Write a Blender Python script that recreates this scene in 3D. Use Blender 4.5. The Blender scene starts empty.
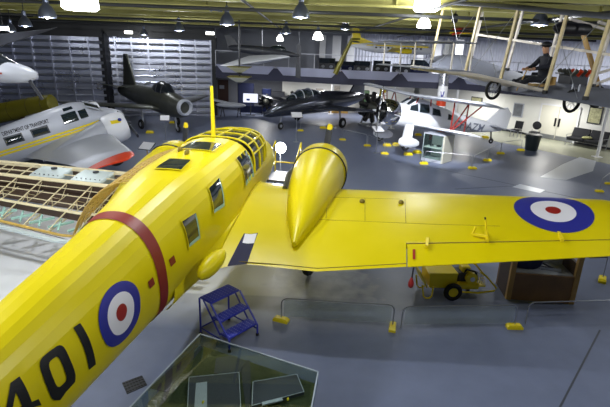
import bpy, bmesh, math, random
from mathutils import Vector, Matrix
random.seed(7)
S = bpy.context.scene
COL = S.collection
PI = math.pi
def rad(d): return math.radians(d)

# ------------------------------------------------------------------ camera
H = 5.0; FPX = 475.0; PITCH = rad(18.2); ROLL = rad(2.1)
_cp, _sp = math.cos(PITCH), math.sin(PITCH)
CF = Vector((0, _cp, -_sp)); _U0 = Vector((0, _sp, _cp)); _R0 = Vector((1, 0, 0))
CR = _R0 * math.cos(ROLL) + _U0 * math.sin(ROLL)
CU = _U0 * math.cos(ROLL) - _R0 * math.sin(ROLL)
def ray(x, y): return CF + CR * ((x - 305) / FPX) - CU * ((y - 203.5) / FPX)
def pz(x, y, z=0.0):
    d = ray(x, y); t = (z - H) / d.z
    return Vector((d.x * t, d.y * t, z))
def py(x, y, Y):
    d = ray(x, y); t = Y / d.y
    return Vector((d.x * t, Y, H + d.z * t))
def proj(p):
    v = Vector(p) - Vector((0, 0, H)); f = v.dot(CF)
    return (305 + FPX * v.dot(CR) / f, 203.5 - FPX * v.dot(CU) / f)

cam_d = bpy.data.cameras.new('camera'); cam = bpy.data.objects.new('camera', cam_d); COL.objects.link(cam)
M = Matrix(((CR.x, CU.x, -CF.x, 0), (CR.y, CU.y, -CF.y, 0), (CR.z, CU.z, -CF.z, H), (0, 0, 0, 1)))
cam.matrix_world = M
cam_d.sensor_width = 36.0; cam_d.lens = FPX * 36.0 / 610.0
cam_d.clip_start = 0.05; cam_d.clip_end = 300
S.camera = cam

# ------------------------------------------------------------------ materials
def lin(c):
    c = c / 255.0
    return c / 12.92 if c <= 0.04045 else ((c + 0.055) / 1.055) ** 2.4
def rgb(r, g, b): return (lin(r), lin(g), lin(b), 1.0)
MATS = {}
def mat(name, c, rough=0.5, metal=0.0, var=0.0, scale=4.0, emit=None, estr=0.0, alpha=1.0, coat=0.0, trans=0.0, bump=0.0, c2=None, rvar=0.0):
    m = bpy.data.materials.new(name); m.use_nodes = True
    nt = m.node_tree; b = nt.nodes['Principled BSDF']
    col = rgb(*c)
    b.inputs['Base Color'].default_value = col
    b.inputs['Roughness'].default_value = rough
    b.inputs['Metallic'].default_value = metal
    if coat: b.inputs['Coat Weight'].default_value = coat; b.inputs['Coat Roughness'].default_value = 0.08
    if trans: b.inputs['Transmission Weight'].default_value = trans; b.inputs['IOR'].default_value = 1.1
    if alpha < 1: b.inputs['Alpha'].default_value = alpha
    if emit:
        b.inputs['Emission Color'].default_value = rgb(*emit); b.inputs['Emission Strength'].default_value = estr
    if var or bump or rvar:
        tc = nt.nodes.new('ShaderNodeTexCoord'); nz = nt.nodes.new('ShaderNodeTexNoise')
        nz.inputs['Scale'].default_value = scale; nz.inputs['Detail'].default_value = 5
        nt.links.new(tc.outputs['Object'], nz.inputs['Vector'])
        if var:
            mx = nt.nodes.new('ShaderNodeMix'); mx.data_type = 'RGBA'
            mx.inputs[6].default_value = tuple(min(1, v * (1 - var)) for v in col[:3]) + (1,)
            mx.inputs[7].default_value = rgb(*c2) if c2 else tuple(min(1, v * (1 + var)) for v in col[:3]) + (1,)
            nt.links.new(nz.outputs['Fac'], mx.inputs[0]); nt.links.new(mx.outputs[2], b.inputs['Base Color'])
        if rvar:
            mr = nt.nodes.new('ShaderNodeMapRange'); mr.inputs[3].default_value = max(0.02, rough - rvar); mr.inputs[4].default_value = rough + rvar
            nt.links.new(nz.outputs['Fac'], mr.inputs[0]); nt.links.new(mr.outputs[0], b.inputs['Roughness'])
        if bump:
            bp = nt.nodes.new('ShaderNodeBump'); bp.inputs['Strength'].default_value = bump; bp.inputs['Distance'].default_value = 0.02
            nt.links.new(nz.outputs['Fac'], bp.inputs['Height']); nt.links.new(bp.outputs[0], b.inputs['Normal'])
    MATS[name] = m
    return m
yellow = mat('aircraft_yellow_paint', (214, 196, 0), 0.36, var=0.08, scale=1.6, rvar=0.08)
yellow.node_tree.nodes['Principled BSDF'].inputs['Specular IOR Level'].default_value = .35
yellow2 = mat('yellow_enamel', (238, 214, 20), 0.4, var=0.05)
yellow_dk = mat('panel_line_ochre', (120, 102, 10), 0.6)
redband = mat('dull_red_paint', (128, 28, 16), 0.5, var=0.06)
navy = mat('roundel_blue', (40, 44, 140), 0.45)
rwhite = mat('roundel_white', (228, 226, 232), 0.45)
rred = mat('roundel_red', (150, 30, 24), 0.45)
black = mat('black_paint', (14, 14, 18), 0.5)
rubber = mat('black_rubber', (18, 18, 20), 0.75)
walk = mat('dark_blue_walkway', (26, 28, 62), 0.75, var=0.2, scale=40)
paper = mat('white_paper', (225, 225, 232), 0.7)
glassd = mat('dark_window_glass', (30, 40, 46), 0.06, coat=0.6)
glassk = mat('matt_dark_canopy', (26, 32, 40), 0.3)
glassc = mat('canopy_glass', (40, 50, 58), 0.06, alpha=0.86, coat=0.3)
def clear(name, tint, ior, rough, haze=0.0):
    """clear sheet: transparent, with the mirror share that its angle gives and a little haze"""
    m = bpy.data.materials.new(name); m.use_nodes = True; nt = m.node_tree; nt.nodes.clear()
    out = nt.nodes.new('ShaderNodeOutputMaterial'); tr = nt.nodes.new('ShaderNodeBsdfTransparent'); gl = nt.nodes.new('ShaderNodeBsdfGlossy')
    lw = nt.nodes.new('ShaderNodeLayerWeight'); lw.inputs[0].default_value = .5; pw = nt.nodes.new('ShaderNodeMath'); pw.operation = 'POWER'; pw.inputs[1].default_value = 4.0; fr = nt.nodes.new('ShaderNodeMapRange'); mx = nt.nodes.new('ShaderNodeMixShader')
    tr.inputs[0].default_value = rgb(*tint); gl.inputs['Roughness'].default_value = rough; f0 = ((ior - 1) / (ior + 1)) ** 2; fr.inputs[3].default_value = f0; fr.inputs[4].default_value = .9
    nt.links.new(lw.outputs['Facing'], pw.inputs[0]); nt.links.new(pw.outputs[0], fr.inputs[0])
    nt.links.new(fr.outputs[0], mx.inputs[0]); nt.links.new(tr.outputs[0], mx.inputs[1]); nt.links.new(gl.outputs[0], mx.inputs[2]); last = mx
    if haze:
        df = nt.nodes.new('ShaderNodeBsdfDiffuse'); df.inputs[0].default_value = rgb(225, 230, 232); m2 = nt.nodes.new('ShaderNodeMixShader'); m2.inputs[0].default_value = haze
        nt.links.new(mx.outputs[0], m2.inputs[1]); nt.links.new(df.outputs[0], m2.inputs[2]); last = m2
    nt.links.new(last.outputs[0], out.inputs[0]); MATS[name] = m; return m
glassh = clear('clear_case_glass', (232, 240, 236), 1.35, .02)
casetop = clear('case_top_glass', (232, 238, 236), 1.5, .02)
acryl = clear('clear_acrylic_panel', (235, 240, 240), 1.4, .12, .10)
interior = mat('cabin_green_grey', (120, 130, 118), 0.7)
silver = mat('bare_aluminium', (190, 192, 198), 0.28, metal=0.9, var=0.08, scale=3, rvar=0.08)
chrome = mat('polished_metal', (215, 215, 220), 0.12, metal=1.0)
steel = mat('galvanised_steel_tube', (165, 168, 176), 0.35, metal=0.8)
greyp = mat('light_grey_paint', (176, 180, 192), 0.35, var=0.05, scale=2)
whitep = mat('white_aircraft_paint', (228, 230, 238), 0.32, var=0.03, scale=2)
white = mat('white_paint', (225, 226, 230), 0.5)
dkgrey = mat('dark_grey_paint', (48, 50, 58), 0.45, var=0.1)
dkmetal = mat('dark_camouflage_metal', (82, 84, 78), 0.32, metal=0.35, var=0.35, scale=1.6)
blackmetal = mat('polished_dark_metal', (84, 88, 100), 0.2, metal=0.75, var=0.1)
orange = mat('signal_orange', (205, 58, 20), 0.4)
redst = mat('strut_red', (140, 34, 26), 0.4)
wood_lt = mat('spruce_strip', (216, 204, 168), 0.55, var=0.15, scale=8)
wood_gold = mat('gold_varnished_wood', (188, 156, 78), 0.45, var=0.25, scale=9)
wood_dk = mat('dark_plywood', (62, 46, 36), 0.6, var=0.3, scale=5)
wood_br = mat('brown_cabinet_wood', (124, 92, 52), 0.5, var=0.25, scale=3)
wood_tan = mat('tan_wood', (170, 135, 72), 0.5, var=0.2, scale=6)
tank = mat('pale_tank_metal', (196, 208, 210), 0.4, metal=0.3)
teal = mat('pale_green_primer', (150, 190, 180), 0.5)
olive = mat('olive_drab_paint', (112, 106, 22), 0.45, var=0.12, scale=2)
blue_st = mat('ladder_blue', (38, 50, 165), 0.4)
navy_fab = mat('navy_fabric', (26, 34, 70), 0.85, var=0.15, scale=12)
darkfab = mat('black_upholstery', (20, 22, 30), 0.8)
greyfab = mat('doped_grey_fabric', (160, 164, 178), 0.6, var=0.08, scale=3)
greyfab_d = mat('grey_wing_fabric', (120, 124, 138), 0.7, var=0.08, scale=3)
bamboo = mat('pale_bamboo', (214, 206, 196), 0.5, var=0.15, scale=10)
ash = mat('varnished_ash', (190, 174, 132), 0.45, var=0.15, scale=10)
skin = mat('mannequin_skin', (176, 132, 104), 0.6)
cloth = mat('dark_flying_clothes', (24, 26, 38), 0.8)
green_b = mat('dark_green_plastic', (34, 46, 48), 0.4)
grass = mat('model_grass', (58, 66, 38), 0.9, var=0.5, scale=30, bump=0.6)
slate = mat('model_roof_grey', (70, 72, 82), 0.8, var=0.15, scale=25)
asph = mat('model_asphalt', (60, 62, 70), 0.8, var=0.2, scale=18)
plinth = mat('blue_grey_plinth', (120, 126, 146), 0.5)
blueb = mat('blue_banner', (40, 54, 112), 0.7)
lampmet = mat('lamp_housing', (120, 128, 150), 0.3, metal=0.75)
glow = mat('lamp_glow', (255, 255, 250), 0.5, emit=(255, 253, 245), estr=14)
glow2 = mat('lamp_tube_glow', (255, 255, 250), 0.5, emit=(255, 253, 240), estr=5)
work = mat('work_lamp_glow', (255, 255, 255), 0.5, emit=(250, 250, 255), estr=60)
screen_m = mat('lit_screen', (230, 232, 245), 0.4, emit=(225, 230, 250), estr=1.1)
picture_m = mat('picture_print', (120, 120, 70), 0.5, var=0.9, scale=7, c2=(230, 228, 180))
poster_m = mat('poster_print', (190, 70, 40), 0.5, var=0.9, scale=9, c2=(245, 240, 230))
photo_m = mat('grey_photo_print', (110, 114, 122), 0.4, var=0.5, scale=5)

def floor_mat():
    m = bpy.data.materials.new('epoxy_floor'); m.use_nodes = True; nt = m.node_tree; b = nt.nodes['Principled BSDF']
    tc = nt.nodes.new('ShaderNodeTexCoord')
    n1 = nt.nodes.new('ShaderNodeTexNoise'); n1.inputs['Scale'].default_value = 0.35; n1.inputs['Detail'].default_value = 6
    n2 = nt.nodes.new('ShaderNodeTexNoise'); n2.inputs['Scale'].default_value = 3; n2.inputs['Detail'].default_value = 8
    for n in (n1, n2): nt.links.new(tc.outputs['Object'], n.inputs['Vector'])
    mx = nt.nodes.new('ShaderNodeMix'); mx.data_type = 'RGBA'
    mx.inputs[6].default_value = rgb(98, 108, 134); mx.inputs[7].default_value = rgb(124, 132, 158)
    nt.links.new(n1.outputs['Fac'], mx.inputs[0])
    m2 = nt.nodes.new('ShaderNodeMix'); m2.data_type = 'RGBA'; m2.blend_type = 'MULTIPLY'; m2.inputs[0].default_value = 0.25
    nt.links.new(mx.outputs[2], m2.inputs[6]); nt.links.new(n2.outputs['Fac'], m2.inputs[7])
    # bright light pool painted into the floor colour, straight front edge, ragged right end
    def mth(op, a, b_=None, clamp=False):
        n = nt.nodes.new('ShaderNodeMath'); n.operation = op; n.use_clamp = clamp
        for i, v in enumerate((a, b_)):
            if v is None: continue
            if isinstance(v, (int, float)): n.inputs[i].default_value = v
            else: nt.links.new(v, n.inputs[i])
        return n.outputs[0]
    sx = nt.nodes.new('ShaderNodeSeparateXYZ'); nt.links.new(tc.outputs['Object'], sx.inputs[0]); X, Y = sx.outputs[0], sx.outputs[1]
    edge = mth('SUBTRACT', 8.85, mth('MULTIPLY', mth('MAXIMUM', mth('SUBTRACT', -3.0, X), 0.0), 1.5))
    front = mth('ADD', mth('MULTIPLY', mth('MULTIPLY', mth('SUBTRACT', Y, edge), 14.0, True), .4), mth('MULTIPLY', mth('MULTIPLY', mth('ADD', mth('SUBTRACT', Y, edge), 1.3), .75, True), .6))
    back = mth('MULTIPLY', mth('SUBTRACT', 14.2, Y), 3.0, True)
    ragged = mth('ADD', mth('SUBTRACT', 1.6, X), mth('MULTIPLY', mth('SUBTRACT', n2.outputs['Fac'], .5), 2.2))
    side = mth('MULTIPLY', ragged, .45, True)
    pool_mask = mth('MULTIPLY', mth('MULTIPLY', front, back), side)
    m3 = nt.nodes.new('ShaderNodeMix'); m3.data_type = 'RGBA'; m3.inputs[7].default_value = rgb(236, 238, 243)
    nt.links.new(pool_mask, m3.inputs[0]); nt.links.new(m2.outputs[2], m3.inputs[6])
    nt.links.new(m3.outputs[2], b.inputs['Base Color']); b.inputs['Specular IOR Level'].default_value = .3
    mr = nt.nodes.new('ShaderNodeMapRange'); mr.inputs[3].default_value = 0.34; mr.inputs[4].default_value = 0.46
    nt.links.new(n2.outputs['Fac'], mr.inputs[0]); nt.links.new(mr.outputs[0], b.inputs['Roughness'])
    return m
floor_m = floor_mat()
wall_m = mat('cream_wall_paint', (226, 226, 222), 0.7, var=0.03)
wall_g = mat('grey_wall_panel', (150, 154, 166), 0.6, var=0.05)
curtain_m = mat('pale_corrugated_sheet', (205, 208, 220), 0.45, var=0.05)
ceil_m = mat('ceiling_deck_olive', (60, 60, 44), 0.8, var=0.2, scale=1.2)
beam_m = mat('beam_olive_paint', (164, 160, 92), 0.6, var=0.22, scale=1.5)
pipe_m = mat('dark_pipe', (40, 42, 44), 0.5)
rib_m = mat('hangar_door_silver', (186, 190, 208), 0.3, metal=0.85, var=0.15, scale=0.8, rvar=0.1)
ribdk = mat('hangar_door_frame_dark', (26, 28, 34), 0.5)
fascia_m = mat('mezzanine_lilac_fascia', (168, 172, 200), 0.5)
soffit_m = mat('mezzanine_dark_edge', (52, 54, 78), 0.6)
rail_m = mat('pale_rail_paint', (190, 192, 204), 0.4)

# ------------------------------------------------------------------ mesh builder
class MB:
    def __init__(s): s.v = []; s.f = []
    def add(s, vs, fs):
        o = len(s.v); s.v += [tuple(p) for p in vs]; s.f += [tuple(i + o for i in f) for f in fs]; return s
    def box(s, a, b, rot=0.0, c=None):
        x0, y0, z0 = a; x1, y1, z1 = b
        vs = [Vector((x, y, z)) for z in (z0, z1) for x, y in ((x0, y0), (x1, y0), (x1, y1), (x0, y1))]
        if rot:
            c = Vector(c) if c else Vector(((x0 + x1) / 2, (y0 + y1) / 2, 0)); R = Matrix.Rotation(rot, 3, 'Z')
            vs = [R @ (v - c) + c for v in vs]
        return s.add(vs, [(3, 2, 1, 0), (4, 5, 6, 7), (0, 1, 5, 4), (1, 2, 6, 5), (2, 3, 7, 6), (3, 0, 4, 7)])
    def bar(s, p, q, w, h=None, up=(0, 0, 1)):
        p, q = Vector(p), Vector(q); h = h or w; d = (q - p).normalized(); u = Vector(up)
        if abs(d.dot(u)) > 0.98: u = Vector((1, 0, 0))
        r = d.cross(u).normalized(); u = r.cross(d)
        vs = [c + r * (a * w / 2) + u * (b * h / 2) for c in (p, q) for a, b in ((-1, -1), (1, -1), (1, 1), (-1, 1))]
        return s.add(vs, [(3, 2, 1, 0), (4, 5, 6, 7), (0, 1, 5, 4), (1, 2, 6, 5), (2, 3, 7, 6), (3, 0, 4, 7)])
    def tube(s, pts, r, n=8, cap=True):
        pts = [Vector(p) for p in pts]; rs = r if isinstance(r, (list, tuple)) else [r] * len(pts)
        rings = []; pu = None
        for i, p in enumerate(pts):
            d = (pts[min(i + 1, len(pts) - 1)] - pts[max(i - 1, 0)]).normalized()
            if pu is None:
                pu = Vector((0, 0, 1)) if abs(d.z) < 0.9 else Vector((1, 0, 0))
            x = d.cross(pu).normalized(); pu = x.cross(d).normalized()
            rings.append([p + (x * math.cos(2 * PI * k / n) + pu * math.sin(2 * PI * k / n)) * rs[i] for k in range(n)])
        return s.rings(rings, cap)
    def rings(s, rings, cap=True, closed=True):
        n = len(rings[0]); vs = [p for r in rings for p in r]; fs = []
        for i in range(len(rings) - 1):
            for k in range(n if closed else n - 1):
                k2 = (k + 1) % n
                fs.append((i * n + k, i * n + k2, (i + 1) * n + k2, (i + 1) * n + k))
        if cap and closed:
            fs.append(tuple(range(n - 1, -1, -1))); b = (len(rings) - 1) * n; fs.append(tuple(b + k for k in range(n)))
        return s.add(vs, fs)
    def lathe(s, prof, c=(0, 0, 0), ax=(0, 0, 1), n=20, cap=True):
        c = Vector(c); ax = Vector(ax).normalized()
        u = Vector((1, 0, 0)) if abs(ax.x) < 0.9 else Vector((0, 1, 0)); x = ax.cross(u).normalized(); y = ax.cross(x)
        return s.rings([[c + ax * h + (x * math.cos(2 * PI * k / n) + y * math.sin(2 * PI * k / n)) * max(r, 1e-4) for k in range(n)] for r, h in prof], cap)
    def ell(s, c, r, n=16, m=10):
        c = Vector(c); rings = []
        for i in range(m + 1):
            t = -PI / 2 + PI * i / m; q = max(math.cos(t), 0.002)
            rings.append([c + Vector((r[0] * q * math.cos(2 * PI * k / n), r[1] * q * math.sin(2 * PI * k / n), r[2] * math.sin(t))) for k in range(n)])
        return s.rings(rings)
    def torus(s, c, R, r, ax=(0, 0, 1), n=28, m=8):
        c = Vector(c); ax = Vector(ax).normalized(); u = Vector((1, 0, 0)) if abs(ax.x) < 0.9 else Vector((0, 1, 0)); x = ax.cross(u).normalized(); y = ax.cross(x)
        vs = []; fs = []
        for i in range(n):
            a = 2 * PI * i / n; d = x * math.cos(a) + y * math.sin(a)
            for j in range(m):
                b = 2 * PI * j / m; vs.append(c + d * (R + r * math.cos(b)) + ax * (r * math.sin(b)))
                fs.append((i * m + j, ((i + 1) % n) * m + j, ((i + 1) % n) * m + (j + 1) % m, i * m + (j + 1) % m))
        return s.add(vs, fs)
    def prism(s, poly, z0, z1):
        n = len(poly); vs = [(x, y, z0) for x, y in poly] + [(x, y, z1) for x, y in poly]
        return s.add(vs, [tuple(range(n - 1, -1, -1)), tuple(range(n, 2 * n))] + [(k, (k + 1) % n, n + (k + 1) % n, n + k) for k in range(n)])
    def slab(s, quad, th):   # thick sheet from a 3D polygon
        q = [Vector(p) for p in quad]; n = len(q); nn = (q[1] - q[0]).cross(q[2] - q[0]).normalized() * (th / 2)
        return s.add([p - nn for p in q] + [p + nn for p in q], [tuple(range(n - 1, -1, -1)), tuple(range(n, 2 * n))] + [(k, (k + 1) % n, n + (k + 1) % n, n + k) for k in range(n)])
    def build(s, name, m, parent=None, smooth=True, bevel=0.0, angle=35, recalc=True):
        me = bpy.data.meshes.new(name); me.from_pydata(s.v, [], s.f)
        if recalc:
            bm = bmesh.new(); bm.from_mesh(me); bmesh.ops.recalc_face_normals(bm, faces=bm.faces); bm.to_mesh(me); bm.free()
        for mm in (m if isinstance(m, (list, tuple)) else [m]): me.materials.append(mm)
        if smooth and len(me.polygons):
            me.polygons.foreach_set('use_smooth', [True] * len(me.polygons)); me.set_sharp_from_angle(angle=rad(angle))
        o = bpy.data.objects.new(name, me); COL.objects.link(o)
        if parent: o.parent = parent
        if bevel:
            md = o.modifiers.new('bevel', 'BEVEL'); md.width = bevel; md.segments = 2; md.limit_method = 'ANGLE'
        me.update(); return o
def tag(o, label, cat, group=None, kind=None):
    o['label'] = label; o['category'] = cat
    if group: o['group'] = group
    if kind: o['kind'] = kind
    return o
def thing(name, label, cat, loc=(0, 0, 0), rot=(0, 0, 0), group=None):
    o = bpy.data.objects.new(name, None); COL.objects.link(o); o.location = loc; o.rotation_euler = rot; o.empty_display_size = 0.2
    return tag(o, label, cat, group)
def struct(name, mb, m, label=None, smooth=False):
    o = mb.build(name, m, smooth=smooth); o['kind'] = 'structure'
    if label: o['label'] = label
    return o
def dup(root, loc, rot=None, label=None, group=None):
    r = root.copy(); COL.objects.link(r); r.location = loc
    if rot is not None: r.rotation_euler = rot
    if label: r['label'] = label
    if group: r['group'] = group
    for ch in list(root.children):
        c = ch.copy(); COL.objects.link(c); c.parent = r
        for g in list(ch.children):
            d = g.copy(); COL.objects.link(d); d.parent = c
    return r
def text_polys(s, size=1.0, bold=0.0):
    cu = bpy.data.curves.new('lettering', 'FONT'); cu.body = s; cu.size = size; cu.resolution_u = 3; cu.offset = bold
    to = bpy.data.objects.new('lettering', cu); COL.objects.link(to)
    dg = bpy.context.evaluated_depsgraph_get(); me = to.evaluated_get(dg).to_mesh()
    vs = [(v.co.x, v.co.y) for v in me.vertices]; fs = [tuple(p.vertices) for p in me.polygons]
    to.evaluated_get(dg).to_mesh_clear(); bpy.data.objects.remove(to); bpy.data.curves.remove(cu)
    return vs, fs
def sup(c, w, ht, hb, n=2.3, m=32, tilt=0.0):
    """superellipse ring around the y axis: c=(x,y,z)"""
    out = []
    for k in range(m):
        a = 2 * PI * k / m; co, si = math.cos(a), math.sin(a)
        cu = math.copysign(abs(co) ** (2 / n), co); su = math.copysign(abs(si) ** (2 / n), si)
        dz = (ht if si > 0 else hb) * su
        out.append(Vector((c[0] + w * cu, c[1] - dz * tilt, c[2] + dz)))
    return out
def foil(le, te, t, m=12, camber=0.02):
    """closed airfoil ring between a leading and a trailing edge point"""
    le, te = Vector(le), Vector(te); ch = (te - le).length; out = []
    def yt(x): return 5 * t * (0.2969 * math.sqrt(max(x, 0)) - 0.126 * x - 0.3516 * x * x + 0.2843 * x ** 3 - 0.1015 * x ** 4)
    xs = [0.5 * (1 - math.cos(PI * k / m)) for k in range(m + 1)]
    for x in reversed(xs): out.append(le.lerp(te, x) + Vector((0, 0, ch * (yt(x) + camber * 4 * x * (1 - x)))))
    for x in xs[1:-1]: out.append(le.lerp(te, x) + Vector((0, 0, ch * (-yt(x) * 0.8 + camber * 4 * x * (1 - x)))))
    return out
# ================================================================== SETTING
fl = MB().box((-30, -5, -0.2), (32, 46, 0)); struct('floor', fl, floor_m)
# paler painted strip along the far right wall
struct('trim_1', MB().slab([(9.5, 31.2, .003), (20.5, 15.5, .003), (26, 19.5, .003), (12.5, 40, .003)], .004), mat('olive_grey_floor_paint', (158, 160, 140), 0.25, var=0.1))
st = MB()
for q in ([(540, 177), (563, 164), (593, 171), (566, 180)], [(563, 164), (580, 157), (596, 161), (593, 171)], [(512, 187), (520, 184), (545, 190), (540, 193)]):
    st.slab([pz(x, y, .004) for x, y in q], .004)
struct('trim_2', st, mat('pale_floor_marking', (196, 202, 216), 0.3))
# floor joint lines
st = MB()
for a, b in (((80, 243), (-30, 214)), ((420, 165), (610, 205)), ((530, 185), (455, 189)), ((560, 407), (600, 330))):
    p, q = pz(*a, .002), pz(*b, .002); st.bar(p, q, .03, .004)
struct('trim_3', st, mat('floor_joint_dark', (62, 66, 76), 0.5))

def ribwall(a, b, z1, nm, bay, dz):
    """corrugated hangar door leaf from a to b: flat sheet, horizontal half round ribs, vertical posts"""
    a, b = Vector(a), Vector(b); L = (b - a).length; d = (b - a) / L; n = Vector((d.y, -d.x, 0))
    m = MB(); m.slab([a, b, b + Vector((0, 0, z1)), a + Vector((0, 0, z1))], .08)
    z = .2
    while z < z1:
        pts = [a + Vector((0, 0, z)) + n * .08, b + Vector((0, 0, z)) + n * .08]
        m.tube(pts, .085, 8); z += dz
    s = bay / 2
    while s < L:
        p = a + d * s; m.bar(p + n * .14, p + n * .14 + Vector((0, 0, z1)), .10, .12, up=n); s += bay
    return m
struct('door_1', ribwall((-27, 29.6, 0), (-13.6, 32.5, 0), 5.15, 'a', 1.12, .42), rib_m, smooth=True)
struct('door_2', ribwall((-13.6, 33.2, 0), (-6.9, 35.4, 0), 5.25, 'b', 1.05, .42), rib_m, smooth=True)
m = MB(); m.box((-13.75, 32.4, 0), (-13.4, 33.3, 5.4)); m.box((-7.0, 35.2, 0), (-6.7, 35.6, 5.4))
m.bar((-27, 29.5, 5.35), (-13.5, 32.4, 5.35), .5, .4); m.bar((-13.6, 33.1, 5.42), (-6.8, 35.4, 5.42), .5, .36)
struct('trim_4', m, ribdk)
struct('wall_header', MB().slab([(-27, 29.9, 5.4), (-6.8, 35.5, 5.4), (-6.8, 35.5, 7.8), (-27, 29.9, 7.8)], .2), ribdk)
struct('wall_back', MB().box((-9, 42, 0), (14, 42.2, 7.8)), wall_g)
struct('wall_side', MB().slab([(-6.8, 35.5, 0), (-8.6, 42, 0), (-8.6, 42, 7.8), (-6.8, 35.5, 7.8)], .15), wall_g)
RW = [(8.2, 41.9), (13.4, 33.2), (17.4, 27.4), (25, 16.4), (28, 12)]
m = MB()
for (x0, y0), (x1, y1) in zip(RW[:-1], RW[1:]): m.slab([(x0, y0, 0), (x1, y1, 0), (x1, y1, 2.95), (x0, y0, 2.95)], .12)
struct('wall_right', m, wall_m)
m = MB(); m.box((-2.2, 39.9, 0), (8.6, 40, 2.9)); struct('wall_gallery', m, wall_m)
# baseboard of the right wall
m = MB()
for (x0, y0), (x1, y1) in zip(RW[:-1], RW[1:]): m.slab([(x0 - .09, y0 - .06, 0), (x1 - .09, y1 - .06, 0), (x1 - .09, y1 - .06, .12), (x0 - .09, y0 - .06, .12)], .03)
struct('baseboard_right', m, dkgrey)
# upper wall of the gallery: pale corrugated sheets with dark gaps
UW = [(3.2, 41.7), (13.2, 41.7), (18.5, 35.6), (23, 29), (30, 18)]
m = MB(); pts = []
for (x0, y0), (x1, y1) in zip(UW[:-1], UW[1:]):
    a, b = Vector((x0, y0, 0)), Vector((x1, y1, 0)); L = (b - a).length; nn = int(L / .13); d = (b - a) / L; n = Vector((d.y, -d.x, 0))
    for k in range(nn):
        pts.append(a + d * (L * k / nn) + n * (.06 if k % 2 else -.06))
m.rings([[p + Vector((0, 0, 3.05)) for p in pts], [p + Vector((0, 0, 6.4)) for p in pts]], cap=False, closed=False)
struct('wall_upper', m, curtain_m)
# mezzanine
ME = [(-6.6, 34.6), (2, 32.4), (9.7, 31.6), (15.9, 25.3), (24, 15.5), (27, 10)]
poly = ME + [(31, 14), (30, 19), (23, 29.5), (18.6, 35.8), (13.5, 42), (-8.4, 42)]
struct('floor_mezzanine', MB().prism(poly, 2.95, 3.1), soffit_m)
m = MB(); m2 = MB()
for i, ((x0, y0), (x1, y1)) in enumerate(zip(ME[:-1], ME[1:])):
    a, b = Vector((x0, y0, 0)), Vector((x1, y1, 0)); d = (b - a).normalized(); n = Vector((d.y, -d.x, 0))
    m2.slab([a + Vector((0, 0, 2.74)), b + Vector((0, 0, 2.74)), b + Vector((0, 0, 3.55)), a + Vector((0, 0, 3.55))], .1)
    L = (b - a).length; k = max(1, round(L / 4.4))
    for j in range(k):
        p = a + d * (L * j / k) + n * .1; q = a + d * (L * (j + 1) / k) + n * .1
        m.slab([p + d * .55 + Vector((0, 0, 3.14)), q - d * .55 + Vector((0, 0, 3.14)), q - d * .05 + Vector((0, 0, 3.68)), p + d * .05 + Vector((0, 0, 3.68))], .07)
struct('trim_5', m, fascia_m); struct('trim_6', m2, soffit_m)
# mezzanine railing: one run per side, posts and rails as its parts
for i, ((x0, y0), (x1, y1)) in enumerate(zip(ME[:-1], ME[1:])):
    a, b = Vector((x0, y0, 3.6)), Vector((x1, y1, 3.6)); d = (b - a); L = d.length
    lab = ['pale railing of the mezzanine left of the hanging dark jet', 'pale railing of the mezzanine below the yellow airliner model', 'pale mezzanine railing above the red and white column',
           'pale mezzanine railing behind the seated pilot figure', 'pale mezzanine railing at the far right of the balcony'][i]
    t = thing('balcony_railing', lab, 'railing', a, (0, 0, math.atan2(d.y, d.x)))
    for z in (.02, .98): MB().bar((0, 0, z), (L, 0, z), .06, .05).build('rail', rail_m, t, smooth=False)
    k = max(2, round(L / 1.9))
    for j in range(k + 1): MB().bar((L * j / k, 0, -.1), (L * j / k, 0, .98), .055, .05).build('post', rail_m, t, smooth=False)
# columns under the mezzanine
def column(x, y, z1, r, lab, m_=white):
    t = thing('support_post', lab, 'post', (x, y, 0))
    MB().lathe([(r, .02), (r, z1)], n=14).build('shaft', m_, t); MB().box((-.2, -.2, 0), (.2, .2, .03)).build('base_plate', m_, t)
column(15.42, 24.94, 2.9, .075, 'white round steel post with square base plate beside the bench')
column(9.55, 31.3, 2.74, .07, 'slim white post under the balcony behind the white biplane tail')
column(1.78, 38.3, 2.74, .06, 'slim white post under the balcony above the dark jet wing')
column(5.6, 32.0, 2.74, .06, 'slim white post under the balcony beside the radial engine')
# ceiling
struct('ceiling', MB().box((-30, -5, 7.7), (32, 46, 7.9)), ceil_m)
def ibeam(m, y, z0, dep, fw, x0=-29, x1=31, slope=0.035):
    a = Vector((x0, y + slope * x0, 0)); b = Vector((x1, y + slope * x1, 0)); Z = Vector((0, 0, 1))
    m.bar(a + Z * (z0 + .03), b + Z * (z0 + .03), fw, .06); m.bar(a + Z * (z0 + dep), b + Z * (z0 + dep), fw, .06)
    m.bar(a + Z * (z0 + dep / 2), b + Z * (z0 + dep / 2), .05, dep)
    m.bar(a + Z * (z0 + dep * .62) - Vector((0, .1, 0)), b + Z * (z0 + dep * .62) - Vector((0, .1, 0)), .05, .07)
    x = x0 + .5
    while x < x1:                                # stiffeners and bolt groups on the web
        c = Vector((x, y + slope * x - .06, z0)); m.bar(c + Z * .05, c + Z * dep, .06, .12, up=(0, 1, 0))
        x += 3.1
    x = x0 + 2
    while x < x1:
        for i in range(4):
            for j in range(2):
                cx = x + i * .16; c = Vector((cx, y + slope * cx - .05, z0 + dep * .4 + j * .16)); m.bar(c - Vector((0, .03, 0)), c + Vector((0, .03, 0)), .06, .06)
        x += 4.4
for k, (y, z0, dep) in enumerate(((10.2, 6.3, 1.0), (12.6, 6.25, 1.0), (15.2, 6.2, .95), (18, 6.2, .9), (20.8, 6.2, .85), (23.6, 6.15, .8), (26.4, 6.15, .8), (29.5, 6.15, .75), (33, 6.15, .7), (37, 6.15, .7))):
    m = MB(); ibeam(m, y, z0, dep, .36); struct('ceiling_beam', m, beam_m)
m = MB()
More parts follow.
